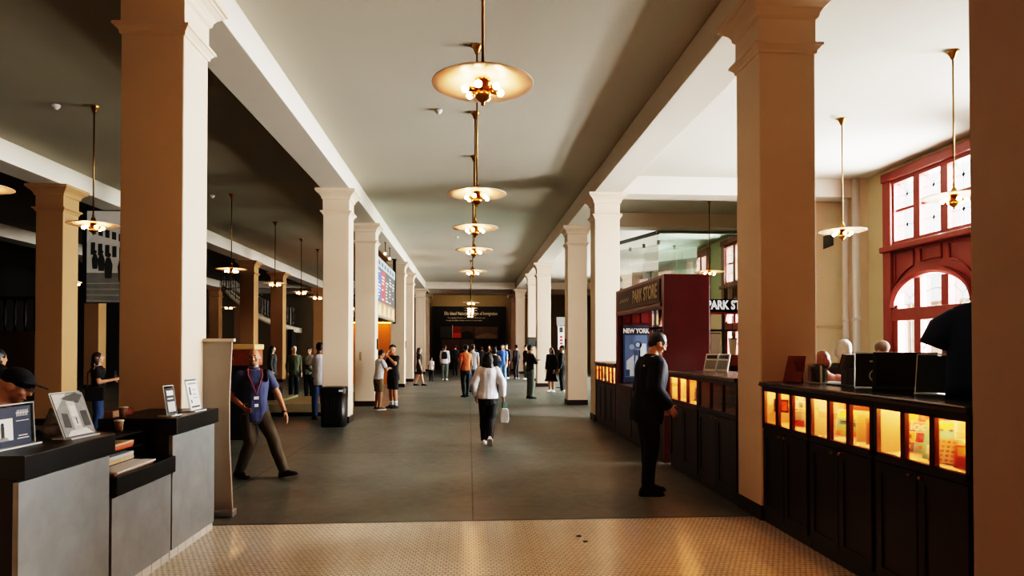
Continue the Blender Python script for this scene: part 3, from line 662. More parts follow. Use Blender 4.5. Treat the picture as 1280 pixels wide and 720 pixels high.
# frames on the second counter
for i, (x, y, rz) in enumerate(((3.14, 8.5, -1.0), (3.26, 8.42, -1.0))):
    t, M = leaning_book('photo_card', x, y, ZT, .2, .24, .01, rz, .3, [((.02, .03, .18, .15), 1, 0), ((.02, .17, .18, .22), 2, 0)], [M_paper, M_grey, M_greyd], ['tilted white photo card at front on the second counter', 'white photo card just behind its twin on second counter'][i], 'card', 'photo cards on the second counter')
t = empty('price_stand', (3.36, 7.9, ZT), 0, 'small grey wedge stand near the column on the second counter', 'stand')
slab_on(panel_frame(3.36, 7.9, ZT, -1.2, .3), .12, .16, .01).build('face', M_greyl, t); slab_on(panel_frame(3.43, 7.92, ZT, -1.2, -.3), .1, .14, .006).build('support', M_grey, t)
t = empty('pen_cup', (2.95, 12.6, ZT), 0, 'dark square cup on the far counter next to the red kiosk', 'cup')
MB().box(2.89, 3.01, 12.54, 12.66, ZT, ZT + .24).build('body', M_black, t, bev=.01); MB().box(2.88, 3.02, 12.53, 12.67, ZT + .22, ZT + .25).build('rim', M_greyd, t)

# ------------------------------------------------------------------ red kiosk
t = empty('store_kiosk', (3.1, 10.8, 0), 0, 'tall dark cherry kiosk with PARK STORE header between the counters', 'kiosk')
MB().box(XF, 3.42, 9.24, 9.36, 0, 2.67).build('end_panel', M_cherry, t, bev=.006)
MB().box(XF, 3.42, 12.2, 12.34, 0, 2.67).build('end_panel', M_cherry, t, bev=.006)
MB().box(XF + .0, 3.42, 9.36, 12.2, 2.56, 2.67).box(XF, XF + .1, 9.36, 12.2, 2.2, 2.56).box(3.34, 3.42, 9.36, 12.2, 2.3, 2.56).build('header', M_cherry, t, bev=.006)
MB().box(XF - .012, XF, 9.42, 12.14, 2.28, 2.62).build('sign_board', mat('sign_dark', '#1a1a14', .5), t)
MB().box(XF - .02, XF + .02, 9.36, 12.2, 2.22, 2.27).build('header_moulding', M_cherry, t, bev=.006)
text('PARK STORE', .3, (XF - .014, 10.28, 2.45), (PI / 2, 0, -PI / 2), mat('sign_gold', '#b3a98c', .5), t, bold=.02, sx=.85)
sheet('small_script', t, (XF - .012, 12.0, 2.4), (0, -1, 0), (0, 0, 1), [((.05 + .07 * i, .02 + .03 * (i % 2), .1 + .07 * i, .045 + .03 * (i % 2)), 0, 0) for i in range(10)], [MATS['sign_gold']])
MB().box(XF, 3.42, 9.36, 12.2, 0, .95).build('base_cabinet', M_cabin, t)
b = MB()
for i in range(3): b.box(2.86 + .17 * i, 3.0 + .17 * i, 12.185, 12.2, 2.08, 2.3)
b.build('wall_panel', mat('cherry_light', '#5a1a12', .35), t)
b = MB()
for y in (9.9, 10.4, 10.9, 11.4, 11.9): b.box(3.38, 3.41, y, y + .04, .95, 2.3)
b.box(3.38, 3.41, 9.36, 12.2, 1.95, 1.99); b.build('rear_lattice', M_ink, t)
for i, y in enumerate((9.5, 10.3, 11.1)):
    d = MB().box(XF - .012, XF, y + .03, y + .77, .1, .9).build('door', M_cabin, t, bev=.005)
    MB().ball((XF - .02, y + .7, .8), .012).build('knob', M_brass, d, True)
t = empty('travel_poster', (3.1, 12.17, .97), 0, 'blue grey NEW YORK poster standing inside the red kiosk', 'poster')
MB().box(2.86, 3.34, 12.165, 12.18, .97, 2.03).build('board', M_navy, t)
its = [((.02, .9, .46, 1.02), 5, 0), ((.03, .1, .45, .88), 1, 0), ([(.06, .12), (.2, .12), (.2, .52), (.06, .4)], 2, 1), ([(.3, .12), (.43, .12), (.43, .72), (.3, .72)], 2, 1), ((.2, .4, .32, .6), 3, 1), (circ(.16, .66, .05), 4, 1), (circ(.28, .7, .07), 3, 1), (circ(.27, .7, .04), 4, 2), ([(.2, .12), (.3, .12), (.27, .5), (.23, .5)], 4, 2), ((.04, .12, .12, .24), 3, 2)]
sheet('poster_print', t, (2.86, 12.165, .97), (1, 0, 0), (0, 0, 1), its, [M_navy, mat('poster_blue', '#4a5d7c', .6, var=.2, scale=14), mat('poster_pale', '#a9b2b8', .6, var=.15, scale=20), mat('poster_deep', '#28364e', .6), mat('poster_mist', '#7f90a6', .6), M_ink])
text('NEW YORK', .115, (3.1, 12.155, 1.925), (PI / 2, 0, 0), M_paper, t, bold=.04, ext=.001, sx=.8)

# ------------------------------------------------------------------ information desk on the left
XD = -2.28
def desk_unit(y0, y1, zt, label):
    t = empty('desk_unit', (XD - .3, (y0 + y1) / 2, 0), 0, label, 'desk', 'units of the information desk')
    MB().box(XD - .5, XD - .03, y0 + .012, y1 - .012, .07, zt - .0).build('carcass', mat('desk_brown', '#2a211a', .5), t)
    MB().box(XD - .03, XD, y0, y1 - .012, .075, zt - .012).build('front_panel', M_plate, t, bev=.003)
    g = MB(); g.box(XD - .5, XD - .018, y0, y1, 0.004, .07); yy = y0
    while yy < y1: g.box(XD - .019, XD - .0172, yy, yy + .006, 0.004, .07, 1); yy += .145
    g.build('tile_base', [M_tilew, M_grey], t)
    MB().box(XD - .56, XD + .03, y0 - .0, y1, zt, zt + .125).build('counter_slab', M_black, t, bev=.006)
    return t
desk_unit(3.54, 4.41, .965, 'nearest tall desk unit with grey metal front and black slab')
desk_unit(4.43, 5.29, .68, 'low middle desk unit with grey metal front')
desk_unit(5.3, 6.16, .965, 'far tall desk unit with grey metal front beside the banner')
ZD = 1.091
t = empty('paper_organizer', (-2.66, 5.0, .806), 0, 'black open organizer with shelves standing on the low desk unit', 'organizer')
MB().box(-2.83, -2.46, 5.24, 5.27, .806, 1.02).box(-2.83, -2.81, 4.62, 5.24, .806, 1.02).build('frame', M_black, t)
for z in (.806, .9, 1.0): MB().box(-2.81, -2.46, 4.62, 5.24, z, z + .012).build('shelf', M_black, t)
MB().box(-2.83, -2.46, 4.6, 4.62, .806, 1.012).build('side_panel', M_black, t)
def stack(x0, x1, y0, y1, z0, n, th, mats, name, label, cat, group=None):
    for i in range(n):
        dx, dy = random.uniform(-.012, .012), random.uniform(-.012, .012)
        o = MB().box(x0 + dx, x1 + dx, y0 + dy, y1 + dy, z0 + i * th, z0 + (i + .93) * th).build(name, mats[i % len(mats)], bev=.001)
        rebase(o); tag(o, label[i] if isinstance(label, list) else label, cat, group)
stack(-2.76, -2.47, 4.68, 5.1, .913, 3, .015, [M_orange, M_pink, M_tan], 'folder', ['orange folder lowest in the organizer upper shelf', 'pink folder in the middle of the organizer upper shelf', 'tan folder on top of the organizer upper shelf'], 'folder', 'folders in the organizer')
stack(-2.76, -2.47, 4.68, 5.12, .819, 2, .028, [M_tan, M_greyl], 'leaflet_bundle', ['tan leaflet bundle lying on the organizer lower shelf', 'light leaflet bundle topmost on the organizer lower shelf'], 'leaflets')
stack(-2.43, -2.27, 4.47, 5.0, .806, 2, .012, [M_kraft, M_paper], 'paper_pad', ['brown folder under the white pad on the low desk', 'white paper pad lying on the low desk slab'], 'paper')
for i, (x, y, z, m) in enumerate(((-2.68, 5.36, ZD, M_greyl), (-2.6, 5.14, 1.013, M_greyl))):
    t = empty('drink_cup', (x, y, z), 0, ['pale paper cup with lid on the far desk slab behind the signs', 'pale paper cup on top of the black organizer'][i], 'cup', 'cups at the desk')
    MB().lathe([(0, 0), (.025, 0), (.032, .075), (0, .075)], 18, (x, y, z)).build('cup', M_kraft, t, True); MB().lathe([(0, .075), (.035, .075), (.035, .085), (0, .088)], 18, (x, y, z)).build('lid', m, t, True)
for i in range(2):
    y = 5.36 + .17 * i
    o = MB().box(-2.82, -2.76 , y, y + .15, ZD, ZD + .05).build('brochure_box', [M_kraft, M_leather][i], bev=.003, label=['brown brochure box at the back of the far desk slab', 'reddish brochure box beside the brown one on far slab'][i], cat='box'); rebase(o)
# upright signs on the desk
scr = [M_navy, M_paper, M_greyl, M_ink, M_grey]
it = [((0, 0, .29, .21), 0, 0), ((.01, .03, .15, .15), 1, 1)]
it += [((.06, .04, .085, .11), 3, 2), (circ(.072, .118, .012), 3, 2), ([(.03, .03), (.12, .03), (.1, .05), (.05, .05)], 4, 2)]
it += [((.18, .03, .27, .036), 2, 1), ((.19, .045, .26, .051), 2, 1), ((.175, .128, .275, .132), 2, 1)]
x0 = .18
for i in range(7): it.append(([(x0 + i * .013, .155), (x0 + i * .013 + .005, .155), (x0 + i * .013 + .012, .19), (x0 + i * .013 + .007, .19)], 2, 1))
it.append(((.175, .172, .275, .176), 2, 1))
holder(-2.5, 3.84, PI / 2 - .05, .06, .33, .23, 'dark blue desk sign with white picture in an acrylic stand', it, scr, ZD)
it = [((0, 0, .27, .27), 0, 0), ([(0, .17), (.12, .27), (0, .27)], 1, 1), ([(.06, .24), (.2, .2), (.26, .25), (.2, .27)], 2, 1), ((.1, .03, .17, .22), 1, 1), ((.11, .12, .16, .19), 3, 2), ((.115, .06, .155, .1), 3, 2), ([(.02, .0), (.25, .0), (.2, .04), (.06, .035)], 3, 1), ((.19, .05, .25, .15), 2, 1), ([(.02, .06), (.08, .05), (.08, .14), (.03, .15)], 2, 1), ((.13, .07, .14, .11), 2, 3)]
t, M = holder(-2.38, 4.25, PI / 2 - .1, .36, .26, .285, 'slanted acrylic holder with a grey photograph leaflet on the near desk unit', it, [M_grey, M_greyl, M_greyd, M_paper], ZD)
b = MB(); b.xbox(M @ Matrix.Translation((0, .03, .2)) @ Matrix.Rotation(.75, 4, 'X') @ Matrix.Translation((0, 0, -.1)), .13, .002, .11); b.build('rear_support', M_acryl, t)
holder(-2.37, 5.5, PI / 2 - .12, .16, .14, .235, 'narrow dark framed sign standing on the far desk unit', [((0, 0, .13, .21), 0, 0), ((.015, .02, .115, .1), 1, 1), ((.02, .15, .11, .19), 2, 1), ((.02, .12, .1, .13), 2, 1)], [M_ink, M_greyl, M_paper], ZD)
holder(-2.33, 5.87, PI / 2 - .05, .2, .21, .275, 'white printed leaflet in a stand at far end of the desk', [((0, 0, .19, .25), 0, 0), ((.02, .22, .17, .235), 1, 1), ((.03, .13, .055, .2), 2, 1), ((.08, .1, .16, .108), 1, 1), ((.08, .13, .15, .138), 1, 1), ((.03, .06, .05, .09), 2, 1), ((.02, .02, .17, .035), 2, 1), ((.08, .17, .15, .178), 1, 1)], [M_paper, M_grey, M_greyd], ZD)
# roll-up banner
t = empty('rollup_banner', (-2.42, 6.62, 0), 0, 'tall pale roll-up banner standing at the end of the desk', 'banner')
MB().box(-2.58, -2.26, 6.56, 6.68, 0, .07).build('base', M_silver, t, bev=.01)
b = MB(); rr = []
for z, dx in ((.07, .0), (.3, -.012), (.7, -.03), (1.1, -.035), (1.5, -.022), (1.7, -.012)):
    rr.append([(-2.57, 6.6, z), (-2.29 + dx, 6.63, z), (-2.29 + dx, 6.634, z), (-2.57, 6.604, z)])
b.rings(rr); b.build('cloth', M_banner, t)
MB().box(-2.59, -2.27, 6.59, 6.645, 1.69, 1.72).build('top_rail', M_white, t)
b = MB(); b.path([(-2.285 + dx, 6.632, z) for z, dx in ((.07, .0), (.3, -.012), (.7, -.03), (1.1, -.035), (1.5, -.022), (1.7, -.012))], .006, 6); b.build('white_edge', M_white, t)
b = MB(); b.tube((-2.42, 6.66, .05), (-2.42, 6.66, 1.69), .01); b.build('pole', M_silver, t)

# trash can
t = empty('litter_bin', (-2.76, 13.9, 0), 0, 'black round-cornered litter bin standing against the left column', 'bin')
def rsq(h, z, cx=-2.76, cy=13.9, r=.09):
    pts = []
    for q, (sx, sy) in enumerate(((1, 1), (-1, 1), (-1, -1), (1, -1))):
        for j in range(5):
            a = PI / 2 * q + PI / 2 * j / 4
            pts.append((cx + sx * (h - r) + r * math.cos(a), cy + sy * (h - r) + r * math.sin(a), z))
    return pts
MB().rings([rsq(.22, 0), rsq(.235, .03), rsq(.25, .68)]).build('body', M_black, t, True)
MB().rings([rsq(.255, .68), rsq(.258, .7), rsq(.255, .78), rsq(.23, .81), rsq(.12, .82)]).build('lid', M_black, t)
b = MB()
for i in range(5): b.box(-2.9 + .06 * i, -2.87 + .06 * i, 13.642, 13.66, .1, .6)
b.build('rib', M_matte, t)
MB().box(-2.62, -2.54, 13.635, 13.648, .72, .76).build('badge', M_greyl, t)

# ------------------------------------------------------------------ left hall: exhibits
t = empty('photo_mural', (-8.6, 17, 2.7), 0, 'large hanging black and white street photograph in the left aisle', 'mural')
MB().box(-9.5, -7.5, 17.0, 17.05, 2.7, 5.0).build('panel', M_ink, t)
it = [((.1, .02, 2, 2.28), 0, 0), ((.1, .02, 2, .75), 1, 1), ([(.1, 1.5), (.5, 1.95), (1.0, 1.9), (2, 1.55), (2, 2.28), (.1, 2.28)], 2, 1)]
it += [([(.22 + .16 * i, 1.72 - .045 * i), (.32 + .16 * i, 1.7 - .045 * i), (.32 + .16 * i, 1.9 - .05 * i), (.22 + .16 * i, 1.92 - .05 * i)], 3, 2) for i in range(10)]
it += [([(.2 + .17 * i, 1.2 - .02 * i), (.3 + .17 * i, 1.2 - .02 * i), (.3 + .17 * i, 1.5 - .03 * i), (.2 + .17 * i, 1.5 - .03 * i)], 3, 2) for i in range(9)]
for px, pz, s in ((.3, .85, .8), (.45, .8, .9), (.62, .62, 1.1), (.95, .55, 1.2), (1.3, .7, 1)):
    it += [([(px - .07 * s, pz), (px + .07 * s, pz), (px + .09 * s, pz + .3 * s), (px + .04 * s, pz + .46 * s), (px - .04 * s, pz + .46 * s), (px - .09 * s, pz + .3 * s)], 3, 3), (circ(px, pz + .52 * s, .055 * s, 10), 3, 3)]
it += [([(.1, .05 + .14 * i), (2, .02 + .16 * i), (2, .05 + .16 * i), (.1, .08 + .14 * i)], 4, 2) for i in range(4)]
sheet('photograph', t, (-9.5, 17.0, 2.7), (1, 0, 0), (0, 0, 1), it, [mat('old_photo_pale', '#d9d8d0', .6, var=.12, scale=3), mat('old_photo_mid', '#85857f', .6, var=.35, scale=4), M_paper, M_greyd, mat('old_photo_mid2', '#a5a59d', .6, var=.3, scale=5)])
for x in (-9.4, -7.6): MB().tube((x, 17.02, 5), (x, 17.02, ZC), .01).build('hanging_wire', M_greyd, t)
# hanging directory board between two hall columns
t = empty('directory_board', (-2.85, 23.4, 2.55), 0, 'hanging directory board with blue and red columns between the left hall columns', 'board')
MB().box(-2.9, -2.85, 20.9, 25.9, 2.55, 4.5).build('panel', M_greyd, t)
it = [((0, 1.6, 5, 1.9), 1, 0), ((.0, .55, .95, 1.55), 2, 0), ((1.05, .55, 2.0, 1.55), 3, 0), ((0, .02, 5, .5), 5, 0)]
rn = random.Random(5)
for c0 in (.1, 1.15, 2.2, 3.2, 4.15):
    for j in range(9):
        z = 1.48 - j * .105
        w = rn.uniform(.25, .7)
        if rn.random() < .8: it.append(((c0, z - .045, c0 + w, z), 4, 1))
for j in range(6): it.append(((.3 + .75 * j, 1.68, .75 + .75 * j, 1.82), 0, 1))
for j in range(4): it.append(([(.2 + j * 1.2, .1), (1.1 + j * 1.2, .06), (1.0 + j * 1.2, .4), (.5 + j * 1.2, .45)], 6, 1))
sheet('board_print', t, (-2.85, 20.9, 2.57), (0, 1, 0), (0, 0, 1), it, [M_greyd, mat('header_blue_grey', '#9fb2bd', .5), M_blue, M_red, M_paper, mat('photo_warm', '#a0694a', .6, var=.4, scale=3), M_tan])
b = MB().box(-2.93, -2.82, 25.9, 26.02, 2.5, ZB).box(-2.93, -2.82, 20.8, 20.9, 2.5, ZB).box(-2.96, -2.79, 25.8, 26.1, ZB - .03, ZB); b.build('post', M_black, t)
for i, y in enumerate((21.7, 22.9)):
    t = empty('spot_light', (-2.7, y, 4.6), 0, ['small spotlight nearer the column above the directory board', 'small spotlight with round lens over the directory board middle'][i], 'spotlight', 'spotlights over the board')
    MB().tube((-2.7, y, 4.68), (-2.7, y, ZB), .012).tube((-2.7, y - .1, ZB - .012), (-2.7, y + .1, ZB - .012), .02).build('stem', M_black, t)
    MB().tube((-2.7, y - .06, 4.62), (-2.74, y + .1, 4.6), .05, .04, 14).build('head', M_black, t, True)
    MB().ball((-2.698, y - .065, 4.62), .042).build('lens', mat('spot_lens', '#fff0d0', .3, emit='#ffcf90', estr=12), t, True)
# warm lit exhibit screen beyond the board
t = empty('exhibit_screen', (-4.5, 29.0, 0), 0, 'warm orange lit exhibit wall panel in the left aisle', 'screen')
MB().box(-5.9, -3.2, 29.0, 29.1, 0, 2.6).build('panel', mat('orange_panel', '#c47a30', .6), t)
MB().box(-5.95, -3.15, 28.96, 29.14, 2.6, 2.9).build('header', M_black, t)
MB().box(-5.8, -3.3, 28.7, 28.75, 2.62, 2.66).build('lamp_strip', mat('warm_strip', '#ffb060', .5, emit='#ff9030', estr=30), t)
# display platform
t = empty('display_platform', (-4.4, 16.7, 0), 0, 'low beige display platform behind the walking man', 'platform')
MB().box(-5.9, -3.2, 15.75, 18.2, .1, .3).build('deck', mat('platform_beige', '#8d8468', .6), t, bev=.01)
MB().box(-5.8, -3.3, 15.85, 18.1, 0, .1).build('toe_kick', M_matte, t)
MB().box(-5.6, -4.5, 16.0, 17.9, .3, .36).build('step', MATS['platform_beige'], t)
t = empty('reading_panel', (-5.0, 16.4, .36), 0, 'black sloped reading panel standing on the beige platform', 'panel')
b = MB(); b.rings([[(-5.75, y, .36), (-4.6, y, .36), (-4.6, y, .62), (-5.2, y, 1.0), (-5.75, y, 1.02)] for y in (16.1, 16.8)]); b.build('desk', M_black, t)
MB().tube((-5.2, 16.08, 1.02), (-4.58, 16.08, .63), .02).build('edge_rail', M_grey, t)
MB().box(-5.9, -3.3, 18.4, 24.0, 0.0, .012).build('carpet_runner', mat('green_carpet', '#56604a', .9, var=.2, scale=40), label='grey green carpet runner on the floor behind the platform', cat='carpet')
t = empty('luggage_case', (-4.12, 12.1, 0), 0, 'reddish brown trunk with pale lid on a black stand behind the banner', 'trunk')
MB().box(-4.5, -3.75, 11.9, 12.4, 1.3, 1.58).build('body', M_leather, t, bev=.01); MB().box(-4.52, -3.73, 11.88, 12.42, 1.58, 1.68).build('lid', M_pale, t, bev=.02)
MB().box(-4.15, -4.1, 11.88, 11.9, 1.4, 1.46).build('clasp', M_brass, t); MB().box(-4.45, -3.8, 11.95, 12.35, 0, 1.3).build('stand', M_matte, t)
# stair with railing in the dark hall
t = empty('curved_stair', (-10.6, 35, 0), 0, 'curved stair with pale underside and dark ornamental railing', 'stair')
b = MB(); rr = []; P = []
for i in range(15):
    a = i / 14; x = -12.6 + 3.6 * a; z = 4.7 - 2.1 * a - .35 * math.sin(PI * a); y = 34.6 + 1.6 * (a - .3) ** 2
    P.append(Vector((x, y, z)))
    rr.append([(x, y, z - .25), (x, y + 1.2, z - .25), (x, y + 1.2, z), (x, y, z)])
b.rings(rr); b.build('stair_flank', mat('stair_white', '#c9bda6', .6), t, True)
b = MB(); b.path([p + Vector((0, 0, 1.0)) for p in P], .035); b.path([p + Vector((0, 0, .12)) for p in P], .02); b.build('handrail', M_black, t, True)
for i in range(len(P) - 1):
    p, q = P[i], P[i + 1]; m = (p + q) / 2
    b = MB(); b.tube(p, p + Vector((0, 0, 1)), .022, n=6); b.tube(m + Vector((0, 0, .1)), m + Vector((0, 0, 1)), .016, n=6)
    b.path([m + Vector((.1 * math.cos(u), 0, .5 + .22 * math.sin(u))) for u in [k_ * PI / 6 for k_ in range(13)]], .014, 6)
    b.build('baluster', M_black, t)
MB().box(-9.3, -9.1, 34.9, 35.9, 0, 2.5).build('newel_wall', M_matte, t)
# balustrade and dim wall at the far left
t = empty('balustrade', (-14.5, 21, 0), 0, 'dark balustrade on a dim brown wall at the far left', 'balustrade')
MB().box(-17.5, -12.2, 21, 21.3, 0, 2.1).build('parapet', mat('dim_brown', '#5a452c', .8), t)
MB().box(-17.5, -12.2, 21.05, 21.2, 3.05, 3.15).build('handrail', M_black, t)
for i in range(18): MB().lathe([(0, 2.1), (.05, 2.1), (.03, 2.3), (.055, 2.5), (.03, 2.8), (.05, 3.05), (0, 3.05)], 8, (-17.3 + .295 * i, 21.12, 0)).build('baluster', M_black, t, True)
# standing sign past the third right column
t = empty('standing_sign', (3.63, 26, 0), 0, 'white upright sign with red marks and grey head beyond the right columns', 'sign')
MB().box(3.5, 3.76, 25.97, 26.03, 1.5, 2.42).build('panel', M_white, t); MB().box(3.45, 3.79, 25.95, 26.05, 2.45, 2.78).build('head', M_grey, t)
sheet('print', t, (3.5, 25.97, 1.5), (1, 0, 0), (0, 0, 1), [((.08, .2 + .13 * i, .18, .28 + .13 * i), 0, 0) for i in range(3)] + [((.06, .68, .2, .88), 1, 0)], [M_red, M_greyd])
MB().tube((3.63, 26, 0), (3.63, 26, 2.5), .03).build('post', M_greyd, t); MB().lathe([(0, 0), (.2, 0), (.2, .02), (0, .03)], 20, (3.63, 26, 0)).build('foot', M_greyd, t)
t = empty('notice_board', (2.97, 30.8, 1.66), 0, 'small dark notice board fixed on a far right column', 'notice board')
MB().box(2.72, 3.2, 30.76, 30.81, 1.62, 2.05).build('frame', M_ink, t); MB().box(2.76, 3.16, 30.755, 30.762, 1.66, 2.01).build('sheet', M_greyd, t)
# end exhibit panel
t = empty('exhibit_wall_panel', (0, 46.9, 0), 0, 'tall black exhibit panel with Ellis Island heading closing the hall', 'exhibit panel')
MB().box(-2.53, 2.6, 46.9, 47.1, 0, 4.42).build('panel', M_matte, t)
text('Ellis Island National Museum of Immigration', .34, (-1.72, 46.89, 3.92), (PI / 2, 0, 0), mat('dim_letter', '#d8d2c6', .6), t, align='LEFT', ext=.002, sx=.62)
for j, (z, w) in enumerate(((3.62, 2.5), (3.44, 2.9))):
    text(['The peopling of America and the story of those who came', 'through this station to begin new lives in a new country'][j], .15, (-1.5 - .1 * j, 46.89, z), (PI / 2, 0, 0), MATS['dim_letter'], t, name='small_lettering', align='LEFT', ext=.001, bold=0, sx=.75)
pics = [((-2.0, 2.2, -1.15, 3.0), M_greyd), ((-1.12, 2.2, -.55, 3.02), mat('photo_ember', '#7a2a12', .6, var=.5, scale=2)), ((-.55, 2.2, .35, 3.02), mat('photo_sepia', '#4a3a2e', .6, var=.5, scale=3)), ((.4, 2.15, 2.05, 3.0), mat('photo_dust', '#5c4c40', .6, var=.5, scale=3)), ((-1.9, 1.1, -.6, 2.1), mat('photo_rust', '#5e3f34', .6, var=.5, scale=3)), ((-.55, 1.1, .35, 2.1), mat('photo_smoke', '#4d463c', .6, var=.6, scale=3))]
for (x0, z0, x1, z1), m in pics: MB().box(x0, x1, 46.87, 46.9, z0, z1).build('photograph', m, t)
sheet('picture_detail', t, (0, 46.87, 0), (1, 0, 0), (0, 0, 1), [((-1.1, 2.22, -.56, 2.55), 0, 0), ([(-.5, 2.2), (.3, 2.2), (.3, 2.55), (-.1, 2.7), (-.5, 2.6)], 1, 0), ([(.5, 2.16), (2.0, 2.16), (2.0, 2.4), (1.3, 2.55), (.5, 2.35)], 2, 0), ([(-1.15, 2.2), (-1.12, 2.2), (-1.12, 3.1), (-1.15, 3.1)], 3, 0)], [mat('ember', '#c23c18', .6), M_ink, mat('dust2', '#7b6a58', .6, var=.4), M_greyl])
# small floor plugs
for i, (px, py) in enumerate(((.95, 5.72), (.98, 5.56))):
    o = MB().lathe([(0, .004), (.022, .004), (.02, .01), (0, .011)], 12, (px, py, 0)).build('floor_plug', M_ink, None, True, label=['dark little plug in the tiles, farther one', 'dark little plug in the tiles, nearer one'][i], cat='floor plug'); rebase(o)

# ------------------------------------------------------------------ people
def fuse(b, vox, sm, name, mats, parent, fold=0, H=1.7):
    me = b.mesh('tmp')
    t = bpy.data.objects.new('tmp', me); col.objects.link(t)
    r = t.modifiers.new('r', 'REMESH'); r.mode = 'VOXEL'; r.voxel_size = vox; r.use_smooth_shade = True
    s = t.modifiers.new('s', 'SMOOTH'); s.factor = .5; s.iterations = sm
    dg = bpy.context.evaluated_depsgraph_get()
    m2 = bpy.data.meshes.new_from_object(t.evaluated_get(dg))
    bpy.data.objects.remove(t); bpy.data.meshes.remove(me)
    m2.name = name; m2.materials.clear()
    for mt in (mats if isinstance(mats, list) else [mats]): m2.materials.append(mt)
    if fold:
        f = 14 / H; off = Vector((random.uniform(0, 50), random.uniform(0, 50), 0))
        ns = [v.normal.copy() for v in m2.vertices]
        for v, nn in zip(m2.vertices, ns):
            p = v.co
            q = Vector((p.x * f, p.y * f, p.z * f * .55)) + off
            v.co = p + nn * (fold * (noise.noise(q) + .5 * noise.noise(q * 2.3)))
    for p in m2.polygons: p.use_smooth = True
    o = bpy.data.objects.new(name, m2); col.objects.link(o); o.parent = parent
    return o

SKIN = {'fair': mat('skin_fair', '#c99a7e', .5, var=.06), 'tan': mat('skin_tan', '#a9785a', .5, var=.06), 'brown': mat('skin_brown', '#6b4530', .5, var=.08)}
HAIR = {'black': mat('hair_black', '#0d0b0a', .5, var=.4, scale=60), 'brown': mat('hair_brown', '#33211a', .5, var=.4, scale=60), 'grey': mat('hair_grey', '#312e2c', .5, var=.35, scale=60), 'white': mat('hair_white', '#d8d4cc', .6, var=.12, scale=50), 'red': mat('hair_red', '#7a4a34', .5, var=.3, scale=60)}
M_eye = mat('eye_white', '#8f8478', .3); M_iris = mat('eye_iris', '#1c130d', .2); M_lip = mat('lip', '#8e5548', .5)
C = lambda n, h, v=.12: mat(n, h, .8, var=v, scale=14, bump=.08)
cNavy = C('navy_jacket', '#0e1524'); cBlack = C('black_cloth', '#0c0c0e', .25); cPolo = C('slate_blue_polo', '#394160'); cKhaki = C('olive_trousers', '#4b4232')
cWhite = C('white_cotton', '#d5d6dc', .05); cJean = C('blue_denim', '#33486a', .2); cLJean = C('pale_denim', '#6f93b4', .15); cOr = C('orange_tee', '#d2683e'); cGreyT = C('grey_tee', '#8a8a8e')
cBlue = C('bright_blue_shirt', '#4d78c8'); cGG = C('grey_green_trousers', '#5a6460'); cBeige = C('khaki_shorts', '#6e5c44'); cOlive = C('olive_jacket', '#4a4a38'); cSage = C('sage_top', '#7c8674'); cCharc = C('charcoal_cloth', '#232427', .2)

PROF = [(.42, .080, .060, -.004), (.47, .090, .066, -.006), (.52, .092, .066, -.006), (.57, .084, .060, -.002), (.62, .078, .056, .002), (.67, .082, .060, .004), (.72, .092, .066, .005), (.765, .096, .066, .002), (.80, .092, .056, -.002), (.825, .072, .044, -.006), (.842, .05, .037, -.008), (.86, .036, .036, -.004)]
def prof(z):
    for a, c in zip(PROF[:-1], PROF[1:]):
        if z <= c[0]:
            t = max(0, (z - a[0]) / (c[0] - a[0])); return [a[i] + (c[i] - a[i]) * t for i in (1, 2, 3)]
    return list(PROF[-1][1:])

